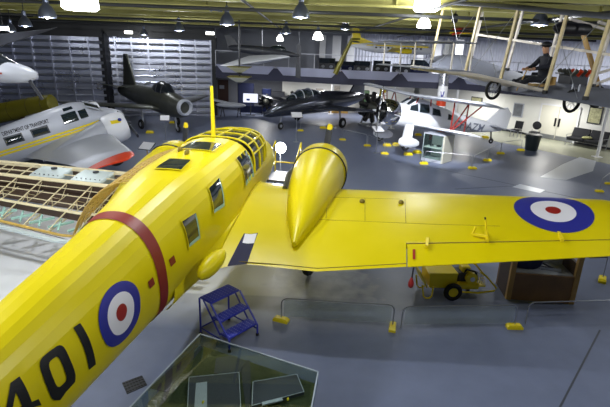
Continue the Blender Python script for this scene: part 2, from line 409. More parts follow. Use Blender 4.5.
for x in (-22, -17.5, -13, -8.5, -4, .5, 5, 9.5, 14, 18.5, 23):
    m.bar((x, 2, 7.3), (x, 43, 7.3), .22, .35)
    for y in (10.5, 14.6, 18.6, 23, 27, 32): m.bar((x, y - 1.8, 6.35), (x, y + 1.8, 7.25), .09, .09)
struct('ceiling_beam', m, beam_m)
# thin dark pipes and conduits below the deck
for k, (a, b, r) in enumerate((((-20, 14.8, 6.0), (20, 15.6, 6.0), .05), ((-20, 22.5, 5.95), (18, 23.4, 5.95), .05), ((-20, 27.4, 5.9), (16, 28.4, 5.9), .06), ((3.3, 11, 6.1), (3.1, 41, 6.1), .04), ((-1.8, 11, 6.12), (-2.2, 41, 6.12), .04), ((7.2, 10, 6.05), (7.0, 41, 6.05), .05))):
    o = MB().tube([a, b], r, 8).build('ceiling_beam', pipe_m); o['kind'] = 'structure'

# ------------------------------------------------------------------ lamps
def lamp_light(t, power, z=-.28, r=.16):
    l = bpy.data.lights.new('lamp_light', 'POINT'); l.energy = power; l.shadow_soft_size = r; l.color = (.94, .975, 1.0)
    o = bpy.data.objects.new('lamp_light', l); COL.objects.link(o); o.parent = t; o.location = (0, 0, z)
def bell_lamp(p, dia, label, power, rodtop=6.6, lit=False):
    t = thing('bell_lamp', label, 'ceiling lamp', p, group='bell lamps under the ceiling beams'); R = dia / 2
    prof = [(R, -.22 * dia), (R * .98, -.1 * dia), (R * .86, .12 * dia), (R * .6, .34 * dia), (R * .36, .46 * dia), (R * .3, .6 * dia)]
    inner = [(r * .93, h - .012) for r, h in reversed(prof)]
    MB().lathe(prof + inner, cap=False, n=22).build('lamp_shade', glow if lit else lampmet, t)
    MB().lathe([(R * .32, .56 * dia), (R * .32, .85 * dia), (R * .12, .95 * dia)], n=14).build('ballast_housing', lampmet, t)
    MB().tube([(0, 0, .9 * dia), (0, 0, max(.95 * dia, rodtop - p.z))], .018, 6).build('hanger_rod', pipe_m, t)
    MB().ell((0, 0, -.02), (R * .4, R * .4, R * .55), 12, 8).build('bulb', glow, t)
    lamp_light(t, power, z=-.42 * dia)
    return t
LP = 230
for (x, y, Y, dia, lab, pw, lit) in (
    (47, 13, 14.5, .5, 'large metal bell lamp nearest the upper left corner', LP * .35, 0),
    (25, 23, 20, .5, 'metal bell lamp just left of the large one in the upper left corner', LP * .6, 0),
    (11, 29, 25, .5, 'small far bell lamp above the dark hanging wing', LP * .25, 0),
    (179, 28, 24, .5, 'metal bell lamp above the middle of the silver hangar door', LP * 1.3, 0),
    (144, 33, 31, .45, 'small dark bell lamp above the fighter jet tail', LP * .8, 0),
    (227, 21, 17, .5, 'metal bell lamp with side arm above the yellow antenna mast', LP * .45, 0),
    (301, 13, 14.5, .5, 'large metal bell lamp at the top middle of the hall', LP * .45, 0),
    (286, 31, 25, .48, 'small metal bell lamp just below the large middle one', LP * .2, 0),
    (345, 27, 26, .5, 'metal bell lamp left of the yellow airliner tail', LP * .35, 0),
    (280, 39, 30, .42, 'small glowing bell lamp above the hanging dark jet', LP * .2, 1),
    (318, 37, 29, .6, 'small glowing bell lamp above the mezzanine railing', LP * .4, 1),
    (540, 21, 15.5, .52, 'metal bell lamp seen between the slanted struts above the pilot figure', LP * .8, 0),
    (424, 24, 19.5, .53, 'glowing white bell lamp between the wooden struts of the old biplane', LP * .8, 1)):
    t = bell_lamp(py(x, y, Y), dia, lab, pw, lit=bool(lit))
    if lab.endswith('antenna mast'):
        MB().tube([(-.15, 0, .3), (-.5, 0, .34)], .03, 8).build('side_arm', lampmet, t); MB().ell((-.52, 0, .34), (.06, .06, .07), 10, 6).build('sensor', lampmet, t)
for (x, y, Y, w, lab, pw) in ((80, 1, 11.4, .6, 'glowing white box lamp at the top left under the olive beam', LP * .35), (427, 4, 14.6, .62, 'glowing white box lamp at the top right above the glowing bell lamp', LP * .55)):
    t = thing('box_lamp', lab, 'ceiling lamp', py(x, y, Y))
    MB().rings([[(-w / 2 * a, -w / 2 * a, z), (w / 2 * a, -w / 2 * a, z), (w / 2 * a, w / 2 * a, z), (-w / 2 * a, w / 2 * a, z)] for a, z in ((.8, -.2), (1, -.14), (.9, .2))]).build('diffuser', glow, t)
    MB().box((-w * .4, -w * .4, .2), (w * .4, w * .4, .42)).build('housing', lampmet, t, smooth=False)
    MB().tube([(0, 0, .42), (0, 0, 7.6 - t.location.z)], .02, 6).build('hanger_rod', pipe_m, t)
    lamp_light(t, pw, z=-.45)
for (x, y, Y, w, lab) in ((128.5, 32, 30, .45, 'short tube light above the dark hangar door post'), (210, 33, 31, .5, 'short tube light at the right end of the hangar door track'), (3, 28, 22, .45, 'short tube light at the left edge above the dark wing')):
    t = thing('tube_light', lab, 'ceiling lamp', py(x, y, Y)); MB().box((-w / 2, -.08, -.1), (w / 2, .08, .06)).build('diffuser', glow2, t, bevel=.02); MB().box((-w / 2, -.06, .06), (w / 2, .06, .12)).build('housing', lampmet, t); MB().tube([(0, 0, .12), (0, 0, 7.6 - t.location.z)], .012, 6).build('hanger_rod', pipe_m, t)
# added lamps out of view above the foreground, placed to brighten floor and trainer
for x, y, k in ((-6.8, 5.2, 1350), (-1.2, 8.8, 460), (2.6, 4.2, 420), (8, 6.5, 150), (-2.6, 2.2, 150), (11.2, 9.2, 420)):
    t = bell_lamp(Vector((x, y, 6.05)), .5, 'added metal bell lamp overhead, out of view', k)
# added spotlights with no seen fixture, brightening the white biplane and the silver twin
for loc, aim, pw, ang, lab in (((4.6, 16.4, 6.05), (6.8, 24.8, 1.0), 4400, 46, 'added black spot lamp on the ceiling beam left of the slanted struts'), ((-10.5, 11.8, 6.05), (-8.2, 17.5, 1.4), 900, 60, 'added black spot lamp above the silver twin')):
    t = thing('added_spot', lab, 'ceiling lamp', loc); d = (Vector(aim) - Vector(loc)).normalized()
    MB().lathe([(.06, -.14), (.09, -.12), (.1, .12), (.08, .12), (.06, .02)], (0, 0, 0), d, 16).build('can', black, t); MB().tube([(0, 0, 0), (0, 0, .35)], .015, 6).build('hanger_rod', black, t)
    MB().lathe([(.001, .03), (.07, .03), (.07, .04), (.001, .04)], (0, 0, 0), d, 16).build('lens', glow, t)
    l = bpy.data.lights.new('added_spot_light', 'SPOT'); l.energy = pw; l.spot_size = rad(ang); l.spot_blend = .5; l.shadow_soft_size = .08; l.color = (.95, .975, 1)
    o = bpy.data.objects.new('added_spot_light', l); COL.objects.link(o); o.parent = t; o.location = d * .15; o.rotation_euler = d.to_track_quat('-Z', 'Y').to_euler()
# lights under the balcony
for (x, y) in ((-3.5, 37.5), (1, 37), (5, 37), (11, 33.2), (14.3, 28.6), (18.5, 22.5)):
    l = bpy.data.lights.new('downlight', 'AREA'); l.shape = 'DISK'; l.size = .5; l.energy = 130 if x < 3 else 150; l.color = (1, .98, .93)
    o = bpy.data.objects.new('downlight', l); COL.objects.link(o); o.location = (x, y, 2.68)
for (x, y) in ((6, 38), (11, 36.5), (16.5, 31), (21.5, 24)):
    l = bpy.data.lights.new('downlight', 'AREA'); l.shape = 'DISK'; l.size = .6; l.energy = 420; l.color = (.95, .97, 1)
    o = bpy.data.objects.new('downlight', l); COL.objects.link(o); o.location = (x, y, 6.0)
W = bpy.data.worlds.new('hall_air'); S.world = W; W.use_nodes = True
W.node_tree.nodes['Background'].inputs[0].default_value = (.36, .42, .62, 1); W.node_tree.nodes['Background'].inputs[1].default_value = .16
S.view_settings.view_transform = 'Standard'; S.view_settings.look = 'None'; S.view_settings.gamma = 1; S.view_settings.exposure = 0.0; S.view_settings.use_curve_mapping = False
S.cycles.use_denoising = True; S.cycles.sample_clamp_indirect = 6; S.cycles.max_bounces = 8
# ================================================================== YELLOW TWIN ENGINED TRAINER
AX, AY, PSI = -2.14, 9.0, rad(8.5)
trainer = thing('training_aircraft', 'large yellow twin-engined training aircraft filling the foreground', 'aircraft', (AX, AY, 0), (0, 0, -PSI))
A2W = Matrix.Translation((AX, AY, 0)) @ Matrix.Rotation(-PSI, 4, 'Z')
def aproj(p): return proj(A2W @ Vector(p))
def tolocal(p): return A2W.inverted() @ Vector(p)
TILT = .14
# f, zc, half width, height above, height below, exponent
FS = [(-9.6, 1.42, .03, .12, .12, 2.2), (-9.0, 1.38, .10, .32, .30, 2.2), (-8, 1.42, .22, .46, .44, 2.2), (-6.5, 1.55, .36, .58, .58, 2.2), (-5.5, 1.66, .46, .67, .67, 2.2), (-4.5, 1.75, .555, .75, .75, 2.2), (-4, 1.78, .585, .78, .78, 2.25), (-3.5, 1.81, .61, .82, .82, 2.3),
      (-3, 1.85, .64, .86, .86, 2.35), (-2.4, 1.88, .70, .93, .88, 2.45), (-1.7, 1.93, .78, 1.0, .9, 2.6), (-1, 1.99, .85, 1.02, .9, 2.9), (0, 2.09, .87, .965, .9, 3.0), (1, 2.15, .85, .945, .9, 3.0), (1.22, 2.16, .845, .935, .9, 2.9), (1.3, 2.16, .84, .34, .9, 2.6), (3.0, 2.16, .77, .40, .85, 2.4), (3.5, 2.14, .74, .47, .75, 2.3), (3.9, 2.12, .69, .53, .62, 2.2), (4.3, 2.08, .58, .52, .5, 2.1), (4.6, 2.04, .38, .36, .32, 2), (4.78, 2.0, .12, .12, .12, 2)]
def fsec(f):
    for a, b in zip(FS[:-1], FS[1:]):
        if a[0] <= f <= b[0]:
            t = (f - a[0]) / (b[0] - a[0]); return [a[i] + (b[i] - a[i]) * t for i in range(6)]
    return list(FS[0] if f < FS[0][0] else FS[-1])
def fpt(f, a, off=0.0):
    """point on the fuselage skin at station f and angle a (0 = starboard, 90 = top)"""
    _, zc, w, ht, hb, n = fsec(f); co, si = math.cos(a), math.sin(a)
    cu = math.copysign(abs(co) ** (2 / n), co); su = math.copysign(abs(si) ** (2 / n), si)
    dz = (ht if si > 0 else hb) * su
    p = Vector((w * cu, f - dz * TILT, zc + dz))
    if off: p += Vector((co / max(w, .05), 0, si / max(ht if si > 0 else hb, .05))).normalized() * off
    return p
def finv(x, y, f0=-7, f1=4.2, a0=-60, a1=110):
    """skin coordinates (f, a) that the photo shows at a given place"""
    best = None; df, da = (f1 - f0) / 2, (a1 - a0) / 2; fc, ac = (f0 + f1) / 2, (a0 + a1) / 2; N = 28
    for it in range(7):
        for i in range(-N, N + 1):
            for j in range(-N, N + 1):
                f = fc + df * i / N; a = ac + da * j / N
                if not (f0 <= f <= f1 and a0 <= a <= a1): continue
                q = aproj(fpt(f, rad(a))); e = (q[0] - x) ** 2 + (q[1] - y) ** 2
                if best is None or e < best[0]: best = (e, f, a)
        fc, ac = best[1], best[2]; df *= .22; da *= .22; N = 6
    return best[1], rad(best[2])
fr = []
ffs = []
for a, b in zip(FS[:-1], FS[1:]):
    k = max(1, int((b[0] - a[0]) / .12))
    ffs += [a[0] + (b[0] - a[0]) * i / k for i in range(k)]
ffs.append(FS[-1][0])
NA = 34
m = MB().rings([[fpt(f, 2 * PI * k / NA) for k in range(NA)] for f in ffs]); m.build('fuselage', yellow, trainer, angle=9)
def patch(corners, nu, nv, off=.006):
    """skin patch between four (f, a) corners"""
    (p0, p1, p2, p3) = corners; vs = []; fs = []
    for j in range(nv + 1):
        for i in range(nu + 1):
            u, v = i / nu, j / nv
            f = (p0[0] * (1 - u) + p1[0] * u) * (1 - v) + (p3[0] * (1 - u) + p2[0] * u) * v
            a = (p0[1] * (1 - u) + p1[1] * u) * (1 - v) + (p3[1] * (1 - u) + p2[1] * u) * v
            vs.append(fpt(f, a, off))
    for j in range(nv):
        for i in range(nu):
            k = j * (nu + 1) + i; fs.append((k, k + 1, k + nu + 2, k + nu + 1))
    return vs, fs
def skin_quads(name, quads, mtl, off=.006, nu=6, nv=8):
    m = MB()
    for q in quads: m.add(*patch([finv(*p) for p in q], nu, nv, off))
    return m.build(name, mtl, trainer, angle=60)
# serial number on the starboard side
q1 = [[(72.8, 328), (79.7, 323), (95.5, 364.3), (88.6, 369.9)]]
o8 = [(36, 364), (40, 356), (58, 342.5), (65, 344), (77.5, 374), (77, 381), (60, 403.5), (52, 403.5)]
i8 = [(46.5, 367), (47.5, 363.5), (56.5, 355), (58.5, 355.5), (67.5, 375.5), (67, 378.5), (57.5, 390.5), (55.5, 390)]
def zpt(u, v):
    (ax, ay), (bx, by), (cx, cy), (dx, dy) = (36.5, 361), (62, 341.5), (78, 379), (53, 405); s, t = (u + 1) / 2, (v + 1) / 2
    return ((ax * (1 - s) + bx * s) * (1 - t) + (dx * (1 - s) + cx * s) * t, (ay * (1 - s) + by * s) * (1 - t) + (dy * (1 - s) + cy * s) * t)
def zring(ku, kv, n): return [zpt(ku * math.copysign(abs(math.cos(2 * PI * k / 24)) ** (2 / n), math.cos(2 * PI * k / 24)), kv * math.copysign(abs(math.sin(2 * PI * k / 24)) ** (2 / n), math.sin(2 * PI * k / 24))) for k in range(24)]
zo, zi = zring(1, 1, 4.5), zring(.42, .62, 4)
q0 = [[zo[k], zo[(k + 1) % 24], zi[(k + 1) % 24], zi[k]] for k in range(24)]
q4 = [[(10, 383), (19, 376.5), (34, 411), (25, 419)], [(10, 383), (16, 388), (8, 425), (0, 432)], [(2, 420), (7, 413), (38, 399), (41, 405)]]
for q, a_, b_ in ((q1, 6, 8), (q0, 2, 3), (q4, 6, 8)): skin_quads('serial_number', q, black, nu=a_, nv=b_)
# red band round the rear fuselage
vs = []; fs = []
for j in range(91):
    a = rad(-88 + 356 * j / 90)
    for f in (-2.96, -2.89, -2.81, -2.74): vs.append(fpt(f - .14 * max(0, math.cos(a)), a, .007))
for j in range(90):
    for i in range(3): fs.append((j * 4 + i, j * 4 + i + 1, j * 4 + i + 5, j * 4 + i + 4))
MB().add(vs, fs).build('red_band', redband, trainer, angle=60)
for cx, cy in ((151, 283), (172, 261)):
    skin_quads('red_square', [[(cx - 3.6, cy - 1), (cx + 1.4, cy - 6), (cx + 3.6, cy + 1), (cx - 1.4, cy + 6)]], redband, .007, 2, 2)
# roundel
def rondel_side(fc, ac, R):
    ht = (fpt(fc, ac + .05) - fpt(fc, ac - .05)).length / .1
    for r0, r1, mm, nm, off in ((0, .26, rred, 'roundel_centre', .011), (0, .64, rwhite, 'roundel_ring', .0095), (0, 1.0, navy, 'roundel', .008)):
        m = MB(); N = 48; rr = [r1 * R * k / 8 for k in range(9)]
        rings = [[fpt(fc + r * math.cos(2 * PI * k / N), ac + r * math.sin(2 * PI * k / N) / ht, off) for k in range(N)] for r in rr[1:]]
        m.rings(rings, cap=False); c = len(m.v); m.v.append(tuple(fpt(fc, ac, off))); m.f += [(c, k, (k + 1) % N) for k in range(N)]
        m.build(nm, mm, trainer, angle=60)
fc, ac = finv(121, 312); rondel_side(fc, ac, .405)
# cabin windows, starboard
def frame_window(px, grow=1.16, direct=False):
    c = (sum(p[0] for p in px) / 4, sum(p[1] for p in px) / 4)
    big = [(c[0] + (x - c[0]) * grow, c[1] + (y - c[1]) * grow) for x, y in px]
    fa = px if direct else [finv(*p) for p in px]; fb = big if direct else [finv(*p) for p in big]
    m = MB()
    for k in range(4):
        m.add(*patch([fb[k], fb[(k + 1) % 4], fa[(k + 1) % 4], fa[k]], 4, 2, .02))
    w = m.build('window_frame', yellow, trainer)
    m = MB(); m.add(*patch(fa, 5, 5, .012)); g = m.build('window_pane', glassd, w)
    m = MB()
    for k in (1, 2):                              # pale inner reveal seen on the forward and lower sides
        a, b = fa[k], fa[(k + 1) % 4]; ctr = (sum(q[0] for q in fa) / 4, sum(q[1] for q in fa) / 4)
        ia = (a[0] + (ctr[0] - a[0]) * .2, a[1] + (ctr[1] - a[1]) * .2); ib = (b[0] + (ctr[0] - b[0]) * .2, b[1] + (ctr[1] - b[1]) * .2)
        m.add(*patch([a, b, ib, ia], 3, 2, .015))
    m.build('window_reveal', teal, w)
frame_window([(181, 222), (195, 213), (199.5, 238), (188, 247.5)])
frame_window([(208, 189), (218.5, 178), (224, 206), (213, 213.5)])
frame_window([(.42, rad(43)), (1.13, rad(43)), (1.13, rad(4)), (.42, rad(4))], 1.1, True)
m = MB()
for f in (.66, .9): m.bar(fpt(f, rad(43), .025), fpt(f, rad(4), .025), .03, .03)
m.build('window_bar', yellow, trainer)
# skylights in the roof
def skylight(px, direct=False):
    fa = px if direct else [finv(x, y, a0=20, a1=150) for x, y in px]
    m = MB(); m.add(*patch(fa, 6, 6, .012)); w = m.build('roof_window', glassd, trainer)
    c = (sum(q[0] for q in fa) / 4, sum(q[1] for q in fa) / 4); m = MB()
    for k in range(4):
        a, b = fa[k], fa[(k + 1) % 4]; oa = (c[0] + (a[0] - c[0]) * 1.14, c[1] + (a[1] - c[1]) * 1.14); ob = (c[0] + (b[0] - c[0]) * 1.14, c[1] + (b[1] - c[1]) * 1.14)
        m.add(*patch([oa, ob, b, a], 4, 2, .018))
    m.build('roof_window_frame', yellow, w)
skylight([(155.5, 169), (170, 159), (191, 160.5), (181, 170.5)])
skylight([(.1, rad(103)), (.72, rad(103)), (.72, rad(76)), (.1, rad(76))], True)
# small vents on the roof
m = MB()
for x, y in ((180, 151), (187, 154)):
    p = fpt(*finv(x, y, a0=20, a1=150)); m.ell(p + Vector((0, 0, .03)), (.035, .1, .06), 10, 6)
m.build('roof_vent', yellow_dk, trainer)
# cockpit glazing with yellow bars
gl = [(1.2, .845, 3.092), (1.75, .825, 3.088), (2.35, .78, 3.075), (2.8, .70, 3.03), (3.0, .62, 2.85), (3.12, .54, 2.5)]
def gsec(w, zt, f, k, n=24, off=0):
    a = PI * k / n; co, si = math.cos(a), math.sin(a); e = 2 / 3.2
    return Vector((math.copysign(abs(co) ** e, co) * (w + off), f, 2.35 + (zt + off - 2.35) * abs(si) ** e))
m = MB().rings([[gsec(w, zt, f, k) for k in range(25)] for f, w, zt in gl], cap=False, closed=False)
can = m.build('cockpit_canopy', glassc, trainer, angle=60)
m = MB()
for f, w, zt in gl: m.tube([gsec(w, zt, f, k, off=.01) for k in range(25)], .022, 6)
for k in (3, 6, 9, 12, 15, 18): m.tube([gsec(w, zt, f, k, off=.01) for f, w, zt in gl], .02, 6)
m.build('canopy_frame', yellow, can)
m = MB().box((-.62, 2.1, 2.0), (.62, 3.1, 2.3)); m.box((-.5, 2.15, 2.3), (-.1, 2.3, 2.8)); m.box((.1, 2.15, 2.3), (.5, 2.3, 2.8)); m.build('cockpit_seats', dkgrey, trainer, bevel=.03)
# mast
b0 = tolocal(py(213.5, 135, 10.25)); tp = tolocal(py(211.5, 86, 10.25))
MB().tube([b0 - Vector((0, 0, .25)), b0, tp], [.05, .05, .03], 10).build('antenna_mast', yellow2, trainer)
# fin, rudder, tailplane (tail end, nearer the balcony than the picture shows)
m = MB().rings([foil((0, -7.6, 1.7), (0, -9.6, 1.6), .05), ]) if False else MB()
m.slab([(0, -7.7, 1.8), (0, -8.6, 3.15), (0, -9.1, 3.4), (0, -9.75, 3.1), (0, -10.0, 1.7), (0, -9.4, 1.3)], .12); m.build('fin', yellow, trainer, bevel=.04)
m = MB()
for s in (-1, 1): m.rings([foil((s * .1, -7.9, 1.72), (s * .1, -9.5, 1.55), .1), foil((s * 2.2, -8.3, 1.8), (s * 2.2, -9.6, 1.66), .09), foil((s * 2.6, -8.8, 1.82), (s * 2.6, -9.4, 1.74), .06)])
m.build('tailplane', yellow, trainer)
m = MB().torus((0, -8.6, .2), .14, .07, (1, 0, 0), 20, 8); m.bar((0, -8.6, .2), (0, -8.3, 1.0), .08); m.build('tail_wheel', rubber, trainer)

# ---- starboard wing
def wle(u): v = max(0, u - 2.6); return (2.07 - .16 * v, 1.80 + .098 * v)
def wte(u): v = max(0, u - 2.6); return (-1.31 + .158 * v - max(0, 1.25 - u) * .95, 1.377 + .098 * v)
def wth(u): return .15 - .007 * max(0, u - 1)
def wring(u, x0=0.0, x1=1.0, shrink=1.0):
    (fl_, zl), (ft, zt) = wle(u), wte(u); le, te = Vector((u, fl_, zl)), Vector((u, ft, zt))
    if shrink < 1:
        c = le.lerp(te, .42); le = c + (le - c) * shrink; te = c + (te - c) * shrink
    return foil(le, te, wth(u) * (1 if shrink == 1 else shrink), 16)
def wtop(u, f, off=.004):
    """point on top of the starboard wing"""
    (fl_, zl), (ft, zt) = wle(u), wte(u); c = fl_ - ft; x = min(1, max(0, (fl_ - f) / c)); t = wth(u)
    yt = 5 * t * (0.2969 * math.sqrt(x) - 0.126 * x - 0.3516 * x * x + 0.2843 * x ** 3 - 0.1015 * x ** 4) + .02 * 4 * x * (1 - x)
    return Vector((u, f, zl + (zt - zl) * x + c * yt + off))
def winv(x, y):
    u, f = 4.0, .5
    for it in range(40):
        p = aproj(wtop(u, f)); a = aproj(wtop(u + .01, f)); b = aproj(wtop(u, f + .01))
        j = ((a[0] - p[0]) / .01, (b[0] - p[0]) / .01, (a[1] - p[1]) / .01, (b[1] - p[1]) / .01); e = (x - p[0], y - p[1]); d = j[0] * j[3] - j[1] * j[2]
        u += (e[0] * j[3] - e[1] * j[1]) / d * .8; f += (e[1] * j[0] - e[0] * j[2]) / d * .8
        u = min(9, max(.3, u)); f = min(wle(u)[0] - .02, max(wte(u)[0], f))
    return u, f
HX = .80; UA = 4.1
def cut(ring, u, x1):       # drop the trailing part aft of chord fraction x1
    (fl_, zl), (ft, zt) = wle(u), wte(u); fc_ = fl_ + (ft - fl_) * x1
    return [Vector((p.x, max(p.y, fc_), p.z if p.y >= fc_ else (zl + (zt - zl) * x1 + (.05 * (1 if i < 17 else -1) if False else (p.z - (zl + (zt - zl) * min(1, (fl_ - p.y) / (fl_ - ft)))))))) for i, p in enumerate(ring)]
us = [.3, .6, .9, 1.25, 1.6, 2, 2.6, 3.3, UA]
m = MB().rings([wring(u) for u in us])
def main_ring(u, s=1.0):
    r = wring(u, shrink=s); (fl_, zl), (ft, zt) = wle(u), wte(u); lim = fl_ + (ft - fl_) * HX
    top = wtop(u, lim, 0)
    out = []
    for i, p in enumerate(r):
        if p.y < lim: p = Vector((u, lim, top.z if i <= 16 and i < len(r) / 2 else top.z - .09))
        out.append(p)
    return out
m.rings([main_ring(u) for u in (UA, 4.8, 5.6, 6.4, 7.2, 7.9)] + [wring(8.25, shrink=.86), wring(8.5, shrink=.62), wring(8.62, shrink=.3)])
m.build('wing', yellow, trainer, angle=40)
def ail_ring(u):
    (fl_, zl), (ft, zt) = wle(u), wte(u); xs = [HX + .012, HX + .06, HX + .12, 1.0]; out = []
    for x in reversed(xs): out.append(wtop(u, fl_ + (ft - fl_) * x, .0))
    for x in xs: p = wtop(u, fl_ + (ft - fl_) * x, .0); out.append(p - Vector((0, 0, .09 * (1.0 - x) / (1 - HX) + .012)))
    return out
m = MB().rings([ail_ring(u) for u in (UA + .02, 5, 6, 7, 7.85)]); ail = m.build('aileron', yellow, trainer)
MB().tube([wtop(u, wle(u)[0] + (wte(u)[0] - wle(u)[0]) * (HX + .006), -.004) for u in (UA, 5, 6, 7, 7.85)], .011, 6).build('hinge_gap', yellow_dk, trainer)
MB().tube([wtop(u, wte(u)[0] + .07, .0) for u in (1.2, 2, 2.6, 3.3, UA)], .009, 6).build('flap_gap', yellow_dk, trainer)
def wdecal(name, quads, mtl, off=.006, n=6, m_=4, parent=None):
    m = MB()
    for q in quads:
        w = [winv(*p) for p in q]; vs = []; fs = []
        for j in range(m_ + 1):
            for i in range(n + 1):
                a, b = i / n, j / m_
                u = (w[0][0] * (1 - a) + w[1][0] * a) * (1 - b) + (w[3][0] * (1 - a) + w[2][0] * a) * b
                f = (w[0][1] * (1 - a) + w[1][1] * a) * (1 - b) + (w[3][1] * (1 - a) + w[2][1] * a) * b
                vs.append(wtop(u, f, off))
        for j in range(m_):
            for i in range(n): k = j * (n + 1) + i; fs.append((k, k + 1, k + n + 2, k + n + 1))
        m.add(vs, fs)
    return m.build(name, mtl, parent or trainer, angle=60)
# wing roundel
uc, fc = winv(553, 210.5); Rr = None
for r1, mm, nm, off in ((.195, rred, 'roundel_centre', .014), (.57, rwhite, 'roundel_ring', .011), (1.0, navy, 'roundel', .008)):
    m = MB(); N = 56; R_ = .69
    rings = [[wtop(uc + R_ * r1 * k / 10 * math.cos(2 * PI * j / N), fc + R_ * r1 * k / 10 * math.sin(2 * PI * j / N), off) for j in range(N)] for k in range(1, 11)]
    m.rings(rings, cap=False); c = len(m.v); m.v.append(tuple(wtop(uc, fc, off))); m.f += [(c, k, (k + 1) % N) for k in range(N)]
    m.build(nm, mm, trainer, angle=60)
wk = wdecal('walkway_strip', [[(244, 233.5), (258, 233), (247, 264), (223, 277)]], walk, .007)
wdecal('notice_sheet', [[(245, 234), (257, 233.7), (254, 243.5), (242.5, 243)]], paper, .011, parent=wk)
m = MB()                                               # access panel lines and skin lap lines
for a, b in (((328, 197), (326, 218)), ((365, 198), (365, 221)), ((405, 199), (406, 223)), ((310, 219), (430, 224)), ((430, 224), (500, 226)), ((330, 197), (400, 199))):
    pts = []
    for k in range(9):
        u, f = winv(a[0] + (b[0] - a[0]) * k / 8, a[1] + (b[1] - a[1]) * k / 8); pts.append(wtop(u, f, .001))
    m.tube(pts, .005, 5)
m.build('panel_line', yellow_dk, trainer)
for x, y in ((362, 202), (401, 203)):
    u, f = winv(x, y); MB().ell(wtop(u, f, .02), (.055, .07, .05), 12, 6).build('filler_cap', yellow_dk, trainer)
wdecal('red_hinge_tag', [[(412.6, 250), (415.2, 250), (415.2, 260), (412.6, 260)]], rred, .02)
for x, y, big in ((487, 240, 1), (561, 240, 0), (427, 246, 0)):
    u, f = winv(x, y); p = wtop(u, f, .03); m = MB()
    m.bar(p + Vector((-.02, -.12, .01)), p + Vector((.02, .22, .03)), .05, .05)
    if big: m.bar(p + Vector((0, 0, .02)), p + Vector((-.06, .1, .32)), .025); m.bar(p + Vector((-.24, .1, .02)), p + Vector((0, -.05, .06)), .04); m.bar(p + Vector((-.24, .1, .02)), p + Vector((-.2, .12, .16)), .03)
    h = m.build('aileron_hinge', yellow2, trainer)
    if big: MB().tube([p + Vector((-.05, .09, .28)), p + Vector((-.07, .115, .36))], .016, 6).build('hinge_pin', black, h)
# wing root fairing, blister
m = MB(); rings = []
for i in range(14):
    f = -2.75 + i * .34
    ft = max(f, -1.25)
    k = min(1, max(0.0, (f + 2.75) / 1.5)); p0 = fpt(f + .1, -.12 * k - .35 * (1 - k), -.01)
    uo = .66 + .22 * k; p2 = wtop(uo, min(ft, 1.9), -.012) if f > -1.3 else Vector((.52 + .38 * max(0, (f + 2.75) / 1.5), f, 1.2 + .19 * max(0, (f + 2.75) / 1.5)))
    p1 = Vector((p0.x + .06, f, p2.z + .06 + .03 * k)); row = []
    for j in range(9):
        t = j / 8; row.append(p0 * (1 - t) ** 2 + p1 * 2 * t * (1 - t) + p2 * t * t)
    rings.append(row)
m.rings(rings, cap=False, closed=False); m.build('wing_root_fairing', yellow, trainer, angle=70)
p = tolocal(pz(212, 264, 1.72)); b = MB().ell((0, 0, 0), (.13, .42, .16), 18, 12).build('fairing_blister', yellow, trainer); b.location = p; b.rotation_euler = (.1, 0, -.15)

